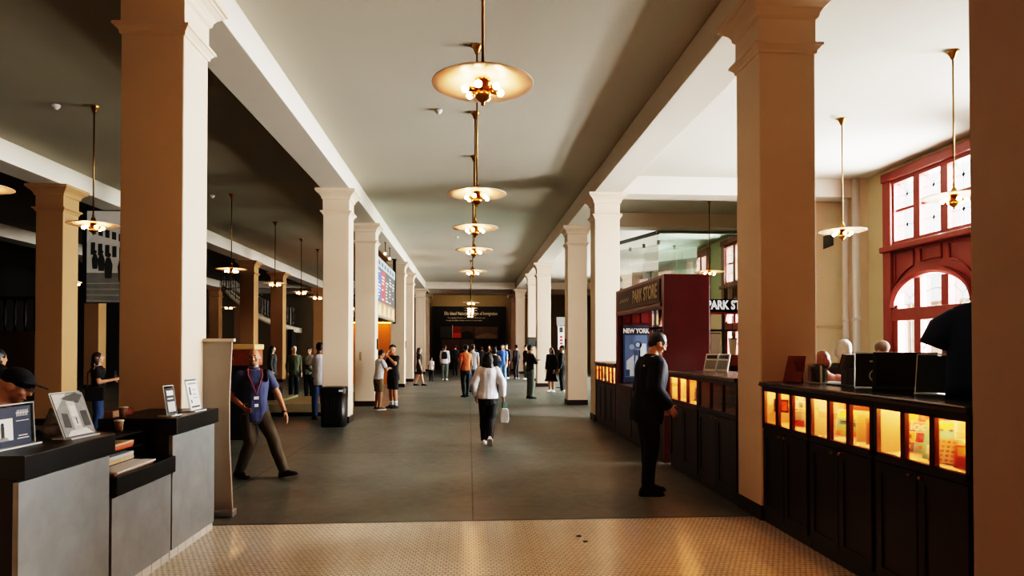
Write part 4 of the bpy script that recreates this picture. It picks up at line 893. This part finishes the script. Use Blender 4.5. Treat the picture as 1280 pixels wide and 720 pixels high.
def person(label, loc, rz, H, shirt, trousers, hair='black', style='short', skin='fair', vox=.013, lean=0, nod=0, turn=0, twist=0, hip=.525,
           arms=None, legs=None, sleeve='short', bottoms='long', hem=.47, shoes=None, sole=None, fem=False, group=None, bulk=0, face=False, beard=None, collar=None, socks=None):
    t = empty('person', loc, rz, label, 'person', group)
    dz = hip - .525
    cl, sl = math.cos(lean), math.sin(lean); ct, st = math.cos(twist), math.sin(twist)
    def Up(p):
        x, y, z = p; x, y = x * ct - y * st, x * st + y * ct
        zr = z - .525
        return Vector((x, y * cl + zr * sl, zr * cl - y * sl + .525 + dz)) * H
    tn, sn = math.cos(turn), math.sin(turn); cn, snn = math.cos(nod), math.sin(nod)
    def Hd(p):                                             # head frame, origin at head centre, H units
        x, y, z = p; z += .055
        y, z = y * cn + z * snn, z * cn - y * snn
        x, y = x * tn - y * sn, x * sn + y * tn
        return Up((x, y + .004, z + .877))
    HR = Matrix((Hd((1, 0, 0)) - Hd((0, 0, 0)), Hd((0, 1, 0)) - Hd((0, 0, 0)), Hd((0, 0, 1)) - Hd((0, 0, 0)))).transposed() * (1 / H)
    fs = .95 if fem else 1
    sh = {}; A = {}; L = {}
    for s, k in ((1, 'R'), (-1, 'L')):
        S = (s * .093 * fs, -.002, .796)
        e, w = (arms or {}).get(k, ((s * .118, -.012, .642), (s * .124, .03, .5)))
        A[k] = (Up(S), Up(e), Up(w))
        kn, an, ty, pt = (legs or {}).get(k, ((s * .052, .008, .285), (s * .054, -.012, .045), s * -.12, 0))
        L[k] = (Vector((s * .048 * ct, s * .048 * st, .505 + dz)) * H, Vector(kn) * H, Vector(an) * H, ty, pt)
    def torso(b, z0, z1, e, n=9):
        rr = []
        for i in range(n):
            z = z0 + (z1 - z0) * i / (n - 1); ax, ay, yc = prof(z)
            if fem: ax *= .93 if z > .55 else 1.02
            rr.append([Up(((ax + e) * math.copysign(abs(math.cos(a)) ** .85, math.cos(a)), yc + (ay + e) * math.sin(a), z)) for a in [2 * PI * j / 20 for j in range(20)]])
        b.rings(rr)
    b = MB(); torso(b, .43, .86, -.004, 12)
    b.tube(Up((0, -.008, .83)), Hd((0, -.006, -.03)), .033 * H, .031 * H, 14)
    ball = lambda c, r, nn=12: b.ball(Hd(c), tuple(v * H for v in r), nn, 8, HR)
    ball((0, -.004, .006), (.043, .054, .056), 16); ball((0, .012, -.026), (.034, .038, .036), 14); ball((0, .034, -.052), (.017, .014, .012))
    ball((0, .056, -.012), (.008, .012, .009)); ball((0, .051, .002), (.006, .01, .018)); ball((0, .046, .018), (.027, .008, .006))
    ball((0, .048, -.035), (.014, .006, .006))
    for s in (-1, 1):
        ball((s * .0435, -.004, -.008), (.006, .013, .018)); ball((s * .024, .036, -.016), (.013, .012, .012))
    for k, s in (('R', 1), ('L', -1)):
        S, e, w = A[k]
        b.ball(S, .037 * H, 12, 8); b.tube(S, e, .034 * H, .026 * H, 12); b.ball(e, .0262 * H, 10, 7); b.tube(e, w, .026 * H, .0165 * H, 12); b.ball(w, .0165 * H, 10, 6)
        d = (w - e).normalized()
        fw = Up((s * -.25, 1, 0)) - Up((0, 0, 0)); fw = (fw - d * fw.dot(d))
        if fw.length < .1 * H: fw = d.orthogonal()
        a = fw.normalized(); n_ = d.cross(a)
        inw = (Up((0, .1, .6)) - w); n_ = n_ if n_.dot(inw) > 0 else -n_
        pr = []
        for q, hw, th in ((0, .016, .012), (.02, .022, .012), (.045, .025, .010), (.056, .024, .008)):
            c = w + d * q * H
            pr.append([c + a * (hw * H * math.cos(u)) + n_ * (th * H * math.sin(u)) for u in [2 * PI * j / 12 for j in range(12)]])
        b.rings(pr)
        for i, fl in enumerate((.045, .052, .049, .038)):
            base = w + d * .052 * H + a * (1.5 - i) * .0128 * H
            m = base + (d + n_ * .25 + a * (1.5 - i) * .05).normalized() * fl * .55 * H
            tip = m + (d + n_ * .75).normalized() * fl * .5 * H
            b.path([base, m, tip], [.0052 * H, .0048 * H, .004 * H], 8); b.ball(tip, .004 * H, 8, 5)
        tb = w + d * .014 * H + a * .016 * H; tm = tb + (d * .6 + a * .75 + n_ * .25).normalized() * .03 * H; tt = tm + (d * .9 + a * .25 + n_ * .3).normalized() * .026 * H
        b.path([tb, tm, tt], [.0075 * H, .006 * H, .0045 * H], 8); b.ball(tt, .0045 * H, 8, 5)
    for k in ('R', 'L'):
        h_, kn, an, ty, pt = L[k]
        b.ball(h_, .05 * H, 12, 8); b.tube(h_, kn, .053 * H, .036 * H, 14); b.ball(kn, .0365 * H, 12, 8)
        mid = kn.lerp(an, .3); b.tube(kn, mid, .036 * H, .038 * H, 14); b.tube(mid, an, .038 * H, .021 * H, 14); b.ball(an, .022 * H, 10, 6)
        fd = Vector((-math.sin(ty), math.cos(ty), 0)); fd.z = -math.sin(pt); 
        b.tube(an - Vector((0, 0, .018 * H)), an + fd * .085 * H - Vector((0, 0, .03 * H)), .02 * H, .013 * H, 10)
    fuse(b, vox, 3, 'body', SKIN[skin], t)
    # clothing
    b = MB(); e = .010 + bulk
    torso(b, hem, .838, e, 10)
    if sleeve != 'none':
        for k in ('R', 'L'):
            S, el, w = A[k]
            b.ball(S, (.040 + bulk * .7) * H, 12, 8)
            if sleeve == 'short': b.tube(S, S.lerp(el, .72), (.040 + bulk * .7) * H, (.038 + bulk) * H, 14)
            else:
                b.tube(S, el, (.040 + bulk * .7) * H, (.034 + bulk) * H, 14); b.ball(el, (.034 + bulk) * H, 12, 8); b.tube(el, el.lerp(w, .97), (.034 + bulk) * H, (.024 + bulk * .6) * H, 14)
    fuse(b, vox * .9, 2, 'top', shirt, t, .006 * H, H)
    b = MB(); torso(b, .43, .545, .006, 5)
    for k in ('R', 'L'):
        h_, kn, an, ty, pt = L[k]
        b.ball(h_, .058 * H, 12, 8)
        if bottoms == 'long':
            b.tube(h_, kn, .061 * H, .045 * H, 16); b.ball(kn, .045 * H, 12, 8); b.tube(kn, kn.lerp(an, .35), .045 * H, .044 * H, 16); b.tube(kn.lerp(an, .35), kn.lerp(an, 1.04), .044 * H, .034 * H, 16)
        else:
            b.tube(h_, h_.lerp(kn, .92), .063 * H, .055 * H, 16)
    if bottoms == 'coat':
        b = MB(); torso(b, .43, .6, .02, 5)
        rr = [[Vector((cx * H, cy_ * H, z * H)) for cx, cy_ in [((.11 + .03 * i) * math.cos(u), (.075 + .03 * i) * math.sin(u)) for u in [2 * PI * j / 18 for j in range(18)]]] for i, z in enumerate((.5, .3, .24))][::-1]
        b.rings(rr)
    fuse(b, vox * .9, 2, 'coat_skirt' if bottoms == 'coat' else ('shorts' if bottoms == 'shorts' else 'trousers'), trousers, t, .006 * H, H)
    for k in ('R', 'L'):
        h_, kn, an, ty, pt = L[k]
        Mx = Matrix.Translation(an) @ Matrix.Rotation(ty, 4, 'Z') @ Matrix.Rotation(-pt, 4, 'X') @ Matrix.Translation((0, 0, -.045 * H))
        b = MB(); rr = []
        for y, hw, tp in ((-.046, .016, .03), (-.036, .023, .05), (-.01, .026, .062), (.02, .026, .058), (.045, .028, .04), (.075, .029, .03), (.097, .022, .024), (.108, .01, .014)):
            rr.append([Mx @ (Vector((hw * math.cos(u), y, max(.0, tp * math.sin(u)) if math.sin(u) > 0 else 0)) * H) for u in [2 * PI * j / 14 for j in range(14)]])
        b.rings(rr); so = b.build('shoe', shoes or cBlack, t, True, local=True)
        if sole:
            b = MB(); rr = []
            for y, hw in ((-.05, .016), (-.038, .025), (0, .028), (.045, .03), (.08, .031), (.1, .023), (.113, .01)):
                rr.append([Mx @ (Vector((x * hw, y, z)) * H) for x, z in ((-1, -.002), (1, -.002), (1, .014), (-1, .014))])
            b.rings(rr); b.build('sole', sole, so, local=True)
        if socks:
            b = MB(); b.tube(an, an.lerp(kn, .3), .027 * H, .034 * H, 14); b.build('sock', socks, t, True, local=True)
    # hair and hats
    hm = HAIR.get(hair)
    hb = MB()
    hball = lambda c, r: hb.ball(Hd(c), tuple(v * H for v in r), 18, 12, HR)
    if style in ('short', 'long', 'bob', 'bun'):
        hball((0, -.009, .013), (.0475, .056, .055))
    if style == 'short': hball((0, -.035, -.012), (.036, .026, .034))
    if style == 'bob': hball((0, -.022, -.02), (.053, .042, .055))
    if style == 'long':
        hball((0, -.022, -.02), (.06, .048, .066)); hball((0, -.045, -.085), (.062, .034, .068)); hball((.03, -.015, -.05), (.022, .03, .06)); hball((-.03, -.015, -.05), (.022, .03, .06))
    if style == 'bun': hball((0, -.06, .04), (.024, .024, .024))
    if style == 'curly':
        for i in range(26):
            u, v_ = random.uniform(0, 2 * PI), random.uniform(-.3, 1.5)
            hball((.042 * math.cos(u) * math.cos(v_), -.012 + .048 * math.sin(u) * math.cos(v_), .016 + .05 * math.sin(v_)), (.017, .017, .017))
    if hb.v: fuse(hb, vox * .8, 2, 'hair', hm, t, .003 * H, H * .4)
    if style == 'cap':
        cb = MB(); cb.ball(Hd((0, -.004, .024)), (.049 * H, .06 * H, .045 * H), 20, 10, HR)
        cb.rings([[Hd((x * w_, y, z)) for x, z in ((-1, .024), (0, .034), (1, .024), (0, .03))] for y, w_ in ((.03, .045), (.08, .042), (.105, .025))])
        fuse(cb, vox * .7, 1, 'cap', C('dark_navy_cap', '#131a24'), t)
    if style == 'beanie':
        cb = MB(); cb.ball(Hd((0, -.006, .022)), (.052 * H, .06 * H, .058 * H), 20, 10, HR); fuse(cb, vox * .8, 2, 'woolly_hat', C('taupe_knit', '#7d6a5e'), t, .004)
    if beard:
        bb = MB(); bb.ball(Hd((0, .026, -.046)), (.03 * H, .026 * H, .022 * H), 16, 10, HR)
        fuse(bb, vox * .7, 2, 'beard', beard, t, .002, H * .4)
    if face:
        for s in (-1, 1):
            eo = MB().ball(Hd((s * .0165, .0465, .003)), .0058 * H, 12, 8).build('eye', M_eye, t, True, local=True)
            MB().ball(Hd((s * .0165, .0512, .003)), .0026 * H, 8, 6).build('iris', M_iris, eo, True, local=True)
            MB().path([Hd((s * .007, .0545, .017)), Hd((s * .017, .0535, .021)), Hd((s * .027, .046, .017))], .0022 * H, 6).build('eyebrow', beard or hm or M_ink, t, True, local=True)
        MB().path([Hd((-.013, .05, -.036)), Hd((0, .0545, -.035)), Hd((.013, .05, -.036))], [.0012 * H, .003 * H, .0012 * H], 8).build('mouth', M_lip, t, True, local=True)
    if collar:
        cb = MB(); cb.lathe([(.04 * H, 0), (.044 * H, .018 * H), (.037 * H, .026 * H)], 18, Up((0, -.008, .832)), cap=False); cb.build('collar', collar, t, True, local=True)
    T = Matrix.Translation(Vector(loc)) @ Matrix.Rotation(rz, 4, 'Z')
    t['_h'] = 0; del t['_h']
    return t, (lambda p: T @ Up(p)), (lambda p: T @ Hd(p)), (lambda k: tuple(T @ v for v in A[k]))

def leg(s, ky, ay, az=.045, pt=0, ty=None, kx=.052, ax=.054, kz=.285): return ((s * kx, ky, kz), (s * ax, ay, az), (s * -.12 if ty is None else ty), pt)
# --- man in the navy jacket
p, U, Hh, AR = person('man in navy jacket and black trousers studying the lit display case, head bowed', (2.0, 7.33, 0), -1.47, 1.82, cNavy, cBlack, 'grey', 'short', 'fair', .008, lean=.1, nod=.42, arms={'R': ((.135, -.02, .645), (.105, .09, .55)), 'L': ((-.135, -.01, .645), (-.1, .1, .55))}, legs={'R': leg(1, .0, -.03), 'L': leg(-1, .02, .03)}, sleeve='long', hem=.44, bulk=.02, face=True, collar=cNavy)
MB().ball(U((.075, -.078, .78)), .012, 8, 6).build('badge', M_white, p, True)
# --- walking bald man
p, U, Hh, AR = person('bald bearded man in slate blue polo with red lanyard striding past the desk', (-2.68, 8.55, 0), -1.95, 1.67, cPolo, cKhaki, None, 'bald', 'tan', .008, lean=-.03, nod=.08, turn=-.25, twist=-.75, hip=.495,
    arms={'R': ((.165, -.05, .65), (.1, .1, .575)), 'L': ((-.165, .0, .65), (-.205, .06, .515))}, legs={'L': ((-.05, .13, .275), (-.055, .22, .055), .05, -.18), 'R': ((.05, .0, .265), (.055, -.09, .055), -.15, .12)}, sleeve='short', hem=.45, bulk=.004, face=True, beard=mat('grey_beard', '#77716a', .7, var=.3, scale=60), collar=cPolo)
ln = MB(); ln.path([U((-.045, .02, .855)), U((-.05, .064, .80)), U((-.03, .086, .74)), U((-.008, .096, .68)), U((.0, .096, .65)), U((.008, .096, .68)), U((.03, .086, .74)), U((.05, .064, .80)), U((.045, .02, .855))], .0075, 6)
lo = ln.build('lanyard', mat('red_strap', '#8a2f2c', .6), p)
b = MB(); q0 = U((0, .092, .63)); r0 = (U((1, .09, .62)) - U((0, .09, .62))).normalized()
Mq = Matrix((r0, (U((0, 1, .6)) - U((0, 0, .6))).normalized(), (U((0, 0, 1)) - U((0, 0, 0))).normalized())).transposed().to_4x4()
b.xbox(Matrix.Translation(q0) @ Mq, .028, .003, .018); b.xbox(Matrix.Translation(U((0, .09, .575))) @ Mq, .022, .003, .018)
b.build('badge_card', M_white, lo)
sb = MB(); sb.path([U((-.085, -.07, .7)), U((-.09, -.03, .83)), U((-.085, .03, .82)), U((-.07, .075, .76)), U((-.05, .05, .79))], [.02, .035, .04, .03, .01], 10); sb.build('shoulder_strap', cBlack, p, True)
w = AR('L')[2]; MB().lathe([(.0, -.012), (.034, -.012), (.034, .012), (0, .012)], 14, w).build('watch', M_ink, p)
# --- woman in white sweatshirt
p, U, Hh, AR = person('woman in white sweatshirt walking away down the hall with a bag', (.32, 11.1, 0), -.03, 1.55, cWhite, cBlack, 'black', 'long', 'tan', .009, nod=-.02, arms={'R': ((.155, -.02, .655), (.165, .03, .52)), 'L': ((-.15, -.04, .65), (-.135, .01, .53))}, legs={'L': ((-.045, .03, .28), (-.04, .08, .045), -.05, 0), 'R': ((.03, .0, .275), (.02, -.1, .085), 0, .75)}, sleeve='long', hem=.5, bulk=.013, shoes=M_white, sole=M_white, fem=True)
w = AR('R')[2]
t = empty('shopping_bag', (w.x + .02, w.y, .52), 0, 'small white bag with teal handle held by the woman in white', 'bag')
b = MB(); b.rings([[(w.x + .02 + sx * hw, w.y + sy * .035 + .03, z) for sx, sy in ((-1, -1), (1, -1), (1, 1), (-1, 1))] for hw, z in ((.06, .36), (.075, .42), (.07, .56), (.05, .6))]); b.build('pouch', mat('bag_white', '#cfd0d0', .5, var=.25, scale=20), t, bev=.01)
b = MB(); b.path([(w.x - .01, w.y + .03, .6), (w.x, w.y + .02, .7), (w.x + .02, w.y + .02, .72), (w.x + .04, w.y + .02, .7), (w.x + .05, w.y + .03, .6)], .008, 6); b.build('handle', mat('teal_strap', '#2f8c7c', .5), t)
# --- two boys
person('boy in white shirt and khaki shorts leaning toward the boy in black', (-2.32, 17.35, 0), -.95, 1.56, cWhite, cBeige, 'black', 'short', 'tan', .011, lean=.1, nod=.25, arms={'R': ((.13, .06, .67), (.05, .15, .7)), 'L': ((-.13, .06, .67), (-.03, .16, .7))}, bottoms='shorts', shoes=M_ink, sole=M_white, hem=.5)
person('boy in black tee and shorts with white socks covering his face', (-2.0, 17.8, 0), 2.35, 1.67, cBlack, cBlack, 'black', 'curly', 'tan', .011, nod=.2, arms={'R': ((.15, .08, .72), (.03, .1, .86)), 'L': ((-.15, .08, .7), (-.02, .12, .82))}, bottoms='shorts', socks=cWhite, hem=.45, bulk=.008)
# --- white shirt man with bag
p, U, Hh, AR = person('man in white shirt and jeans standing behind the litter bin column', (-3.36, 15.25, .0), .35, 1.74, cWhite, cJean, 'black', 'short', 'brown', .011, turn=.2, arms={'L': ((-.15, .05, .67), (-.08, .14, .62))}, hem=.44)
# --- hall walkers
def bag(U, label, mt, cat='backpack', z0=.6, z1=.8):
    t = empty('backpack', U((0, -.12, z0)), 0, label, cat)
    b = MB(); rr = []
    for z, hw, d0, d1 in ((z0, .07, -.075, -.13), (z0 + .03, .085, -.075, -.15), (z0 + .12, .085, -.075, -.145), (z1 - .01, .07, -.07, -.12), (z1, .04, -.07, -.09)):
        rr.append([U(q) for q in ((-hw, d0, z), (hw, d0, z), (hw * .9, d1, z), (-hw * .9, d1, z))])
    b.rings(rr); b.build('pack', mt, t, bev=.02)
    for s in (-1, 1):
        b = MB(); b.path([U((s * .06, -.08, z1 - .02)), U((s * .062, -.04, .845)), U((s * .065, .03, .83)), U((s * .075, .075, .76)), U((s * .09, .05, .68)), U((s * .085, -.07, .64))], .012, 6); b.build('strap', mt, t)
p, U, Hh, AR = person('person in orange tee and dark trousers seen from behind', (-.1, 21.6, 0), .5, 1.7, cOr, cBlack, 'black', 'short', 'tan', legs={'R': leg(1, .02, .04), 'L': leg(-1, .0, -.05)}, hem=.5)
person('person in grey tee and jeans beside the one in orange', (.14, 23.9, 0), .1, 1.71, cGreyT, cJean, 'brown', 'short', 'fair')
person('person in black top with bare arms raised, taking a picture', (.78, 20.6, 0), .4, 1.62, cBlack, cBlack, 'black', 'bob', 'fair', arms={'R': ((.16, .07, .74), (.06, .15, .9)), 'L': ((-.16, .07, .74), (-.05, .16, .88))}, sleeve='none')
person('person in bright blue shirt and pale jeans walking up the hall', (1.45, 28.7, 0), 2.9, 1.73, cBlue, cLJean, 'black', 'long', 'fair', legs={'R': leg(1, .06, .1), 'L': leg(-1, -.01, -.1)}, shoes=M_white, fem=True, hem=.45)
person('man in black top and grey green trousers standing with folded arms', (1.93, 20.8, 0), -1.25, 1.69, cBlack, cGG, 'black', 'short', 'tan', arms={'R': ((.15, .05, .67), (-.02, .12, .69)), 'L': ((-.15, .05, .67), (.03, .13, .71))}, sleeve='long', hem=.5)
person('person in long black coat and white shoes near the third column', (2.95, 23.7, 0), 2.3, 1.6, cBlack, cBlack, 'black', 'long', 'fair', sleeve='long', bottoms='coat', shoes=M_white, sole=M_white, fem=True, bulk=.015)
person('person in black with white shoes half behind the third column', (3.32, 23.5, 0), 1.2, 1.68, cBlack, cBlack, 'black', 'short', 'fair', sleeve='long', shoes=M_white, sole=M_white, bulk=.01)
for i, (x, y, h, rz) in enumerate(((1.9, 33.6, 1.76, 2.6), (2.36, 33.0, 1.72, .8), (2.8, 32.6, 1.7, 1.8))):
    person(['tall dark figure, first of the trio by the far right columns', 'dark figure with white shoes in the middle of the far trio', 'dark figure with grey trousers, last of the far trio'][i], (x, y, 0), rz, h, cBlack, [cBlack, cCharc, cGG][i], 'black', 'short', 'fair', .018, sleeve='long', shoes=M_white, group='trio by the far right columns')
p, U, Hh, AR = person('person in white top and grey trousers wearing a black backpack', (-1.15, 32.2, 0), -.1, 1.7, cWhite, cGG, 'brown', 'short', 'tan', .016, sleeve='long', shoes=M_white)
bag(U, 'black backpack worn by the person in white top and grey trousers', cBlack)
person('child in white top and dark trousers beside the left far columns', (-1.75, 31.2, 0), -.3, 1.12, cWhite, cBlack, 'black', 'short', 'tan', .014, shoes=cBlack)
person('person in black top and shorts walking along the far left columns', (-2.05, 27.8, 0), -1.4, 1.58, cBlack, cCharc, 'black', 'long', 'fair', .015, bottoms='shorts', legs={'R': leg(1, .05, .1), 'L': leg(-1, -.01, -.1)}, fem=True)
for i, (x, y, h, rz, m) in enumerate(((-.75, 37.2, 1.72, .2, cBlack), (-.3, 38.4, 1.66, -.4, cCharc), (.25, 36.6, 1.75, .3, cBlack), (.75, 38.3, 1.62, 0, cCharc), (1.1, 35.9, 1.7, 2.8, cBlack), (1.55, 38.6, 1.68, .5, cBlack), (-1.5, 39.6, 1.7, -.2, cCharc))):
    person(['dark figure under the ember photograph at the hall end', 'shorter dark figure facing the exhibit panel', 'tall dark figure facing the exhibit panel centre', 'small charcoal figure before the dusty photograph', 'dark figure turned back toward the entrance', 'dark figure at the exhibit panel near the right columns', 'charcoal figure far off beside the left columns'][i], (x, y, 0), rz, h, m, cBlack, ['black', 'brown'][i % 2], ['short', 'bob'][i % 2], 'tan', .02, sleeve='long', group='visitors before the end exhibit panel')
# --- left side
p, U, Hh, AR = person('girl in black tee and blue jeans looking right and holding a phone', (-6.75, 12.6, 0), -1.25, 1.54, cBlack, cJean, 'brown', 'long', 'fair', .009, nod=-.08, arms={'R': ((.125, .03, .645), (.07, .165, .67)), 'L': ((-.125, .04, .65), (-.02, .17, .68))}, fem=True, shoes=M_white, face=True, hem=.48)
c = (AR('R')[2] + AR('L')[2]) / 2
t = empty('phone', c, -1.25, 'small dark phone in the hands of the girl in black', 'phone')
MB().box(c.x + .02, c.x + .03, c.y - .05, c.y + .03, c.z + .02, c.z + .15).build('case', M_ink, t); MB().box(c.x + .018, c.x + .02, c.y - .046, c.y + .026, c.z + .025, c.z + .145).build('glass', M_greyd, t)
t = empty('shoulder_bag', U((.14, -.02, .47)), 0, 'black shoulder bag hanging at the side of the girl in black', 'bag')
b = MB(); b.rings([[U(q) for q in ((.11, -.1, z), (.17, -.1, z), (.17, .09, z), (.11, .09, z))] for z in (.43, .46, .57, .59)]); b.build('pouch', cBlack, t, bev=.02)
b = MB(); b.path([U((.14, -.08, .58)), U((.08, -.09, .75)), U((-.06, -.05, .845)), U((-.05, .06, .8)), U((.06, .09, .68)), U((.15, .07, .58))], .01, 6); b.build('strap', cBlack, t)
p, U, Hh, AR = person('person in dark cap and glasses leaning behind the desk, hands at the chin', (-3.06, 4.22, 0), -1.2, 1.6, cBlack, cBlack, 'black', 'cap', 'fair', .008, lean=.42, nod=.05, turn=-.1, arms={'R': ((.13, .14, .68), (.03, .17, .80)), 'L': ((-.12, .14, .68), (-.02, .175, .815))}, sleeve='long', face=True, hip=.51)
b = MB()
for s in (-1, 1): b.path([Hh((s * .0165 + .011 * math.cos(u), .0575, .003 + .009 * math.sin(u))) for u in [2 * PI * j / 12 for j in range(13)]], .0015, 6)
b.path([Hh((-.006, .058, .004)), Hh((.006, .058, .004))], .0015, 6)
for s in (-1, 1): b.path([Hh((s * .028, .057, .004)), Hh((s * .044, .0, .002))], .0015, 6)
b.build('glasses', M_silver, p)
person('dark figure standing with back turned at the far left behind the desk', (-4.45, 6.3, 0), .6, 1.76, cBlack, cBlack, 'black', 'short', 'brown', .012, sleeve='long', bulk=.015)
person('shorter dark figure behind the one at the far left', (-5.4, 8.0, 0), -.4, 1.62, cBlack, cBlack, 'black', 'bob', 'tan', .013, sleeve='long')
person('woman in charcoal with long hair standing by the dark hall stair', (-6.35, 22.0, 0), -1.6, 1.66, cCharc, cBlack, 'black', 'long', 'fair', .014, sleeve='long', fem=True, bulk=.01)
person('white haired person in olive jacket on the carpet runner', (-5.25, 20.4, .012), -2.6, 1.63, cOlive, cBlack, 'white', 'short', 'fair', .014, sleeve='long')
person('person with dark hair and sage green top on the carpet runner', (-4.92, 20.9, .012), 3.0, 1.6, cSage, cBlack, 'brown', 'short', 'tan', .014)
# --- store side
person('white haired person in dark jacket behind the nearest counter', (4.38, 7.5, 0), -.9, 1.73, cCharc, cBlack, 'white', 'bob', 'fair', .01, sleeve='long', face=True)
person('person in a taupe knitted hat near the store windows', (5.84, 9.05, 0), .4, 1.71, cCharc, cBlack, 'brown', 'beanie', 'fair', .012, sleeve='long')
person('red haired store person half hidden by the nearest right column', (3.98, 7.25, 0), -.4, 1.6, C('rose_top', '#b07a6c'), cBlack, 'red', 'bob', 'fair', .012, sleeve='long')
t = empty('juice_dispenser', (5.6, 11.2, 0), 0, 'red drink jar on a pale table behind the white haired person', 'dispenser')
MB().lathe([(0, 1.45), (.11, 1.45), (.12, 1.5), (.12, 1.68), (.1, 1.7), (0, 1.7)], 20, (5.6, 11.2, 0)).build('jar', mat('red_juice', '#a02820', .2), t, True)
MB().lathe([(0, 1.7), (.08, 1.7), (.08, 1.74), (0, 1.76)], 20, (5.6, 11.2, 0)).build('lid', M_greyd, t, True)
MB().lathe([(0, 1.2), (.06, 1.2), (.08, 1.4), (.11, 1.45), (0, 1.45)], 16, (5.6, 11.2, 0)).build('stand', M_white, t, True)
t = empty('store_table', (5.7, 11.2, 0), 0, 'pale high table under the red drink jar in the store', 'table')
MB().box(5.2, 6.6, 10.9, 11.5, 1.14, 1.2).build('tabletop', M_pale, t)
for x in (5.25, 6.55):
    for y in (10.95, 11.45): MB().box(x - .03, x + .03, y - .03, y + .03, 0, 1.14).build('leg', M_pale, t)
for i, (x, c_) in enumerate(((5.85, M_teal), (5.95, M_greyd))):
    t = empty('bottle', (x, 11.2, 1.2), 0, ['teal bottle beside the red drink jar', 'dark bottle beside the teal bottle in the store'][i], 'bottle', 'bottles on the store table')
    MB().lathe([(0, 1.2), (.045, 1.2), (.045, 1.55), (.02, 1.63), (.02, 1.7), (0, 1.7)], 16, (x, 11.2, 0)).build('glass_body', c_, t, True)
    MB().lathe([(0, 1.7), (.024, 1.7), (.024, 1.73), (0, 1.74)], 14, (x, 11.2, 0)).build('cap', M_ink, t, True)


# ------------------------------------------------------------------ light
def area(name, loc, rot, sx, sy, power, color):
    l = bpy.data.lights.new(name, 'AREA'); l.shape = 'RECTANGLE'; l.size = sx; l.size_y = sy; l.energy = power; l.color = color
    o = bpy.data.objects.new(name, l); col.objects.link(o); o.location = loc; o.rotation_euler = rot
    return o
for i, y in enumerate(WY):
    area('daylight', (XW + .75, y, 3.3), (0, PI / 2 - .2, 0), 4.2, 2.5, (5500, 8000, 6000, 5000, 5000, 5000)[i], (1, .97, .95))
area('added_end_fill', (0, 44.6, 4.9), (R(60), 0, 0), 4, .2, 45, (1, .75, .5))  # fill without a fixture, added to lift the dark end wall
MB().box(XL, -3.3, 1.0, 1.2, 0, ZC).build('wall_light_block', M_wallc, kind='structure')  # unseen partition added to keep the warm fill off the far-left columns
area('added_warm_fill', (-1.2, YB + .3, 2.6), (PI / 2, 0, PI), 4, 3, 800, (1, .58, .27))  # unseen warm fill added behind the camera to turn column fronts orange
w = bpy.data.worlds.new('sky'); scene.world = w; w.use_nodes = True
bg = w.node_tree.nodes['Background']
sky = w.node_tree.nodes.new('ShaderNodeTexSky'); sky.sky_type = 'HOSEK_WILKIE'; sky.turbidity = 8; sky.ground_albedo = .6
mixn = w.node_tree.nodes.new('ShaderNodeMix'); mixn.data_type = 'RGBA'; mixn.inputs[0].default_value = .85
mixn.inputs[7].default_value = (1, 1, 1, 1)
w.node_tree.links.new(sky.outputs[0], mixn.inputs[6]); w.node_tree.links.new(mixn.outputs[2], bg.inputs['Color'])
bg.inputs['Strength'].default_value = 9.0

# ------------------------------------------------------------------ camera
cam = bpy.data.cameras.new('camera'); co = bpy.data.objects.new('camera', cam); col.objects.link(co)
cam.sensor_width = 36; cam.lens = 830.7 / 1280 * 36
cam.shift_y = (420.9 - 360) / 1280
co.location = (0, 0, 1.65); co.rotation_euler = (PI / 2 + .0137, 0, -.065)
cam.clip_end = 300; cam.clip_start = .05
scene.camera = co
scene.view_settings.view_transform = 'Filmic'
scene.view_settings.look = 'Very High Contrast'
scene.view_settings.exposure = -.08
cy = scene.cycles
cy.max_bounces = 10; cy.diffuse_bounces = 5; cy.glossy_bounces = 4; cy.transparent_max_bounces = 16
cy.sample_clamp_indirect = 6; cy.caustics_reflective = False; cy.caustics_refractive = False
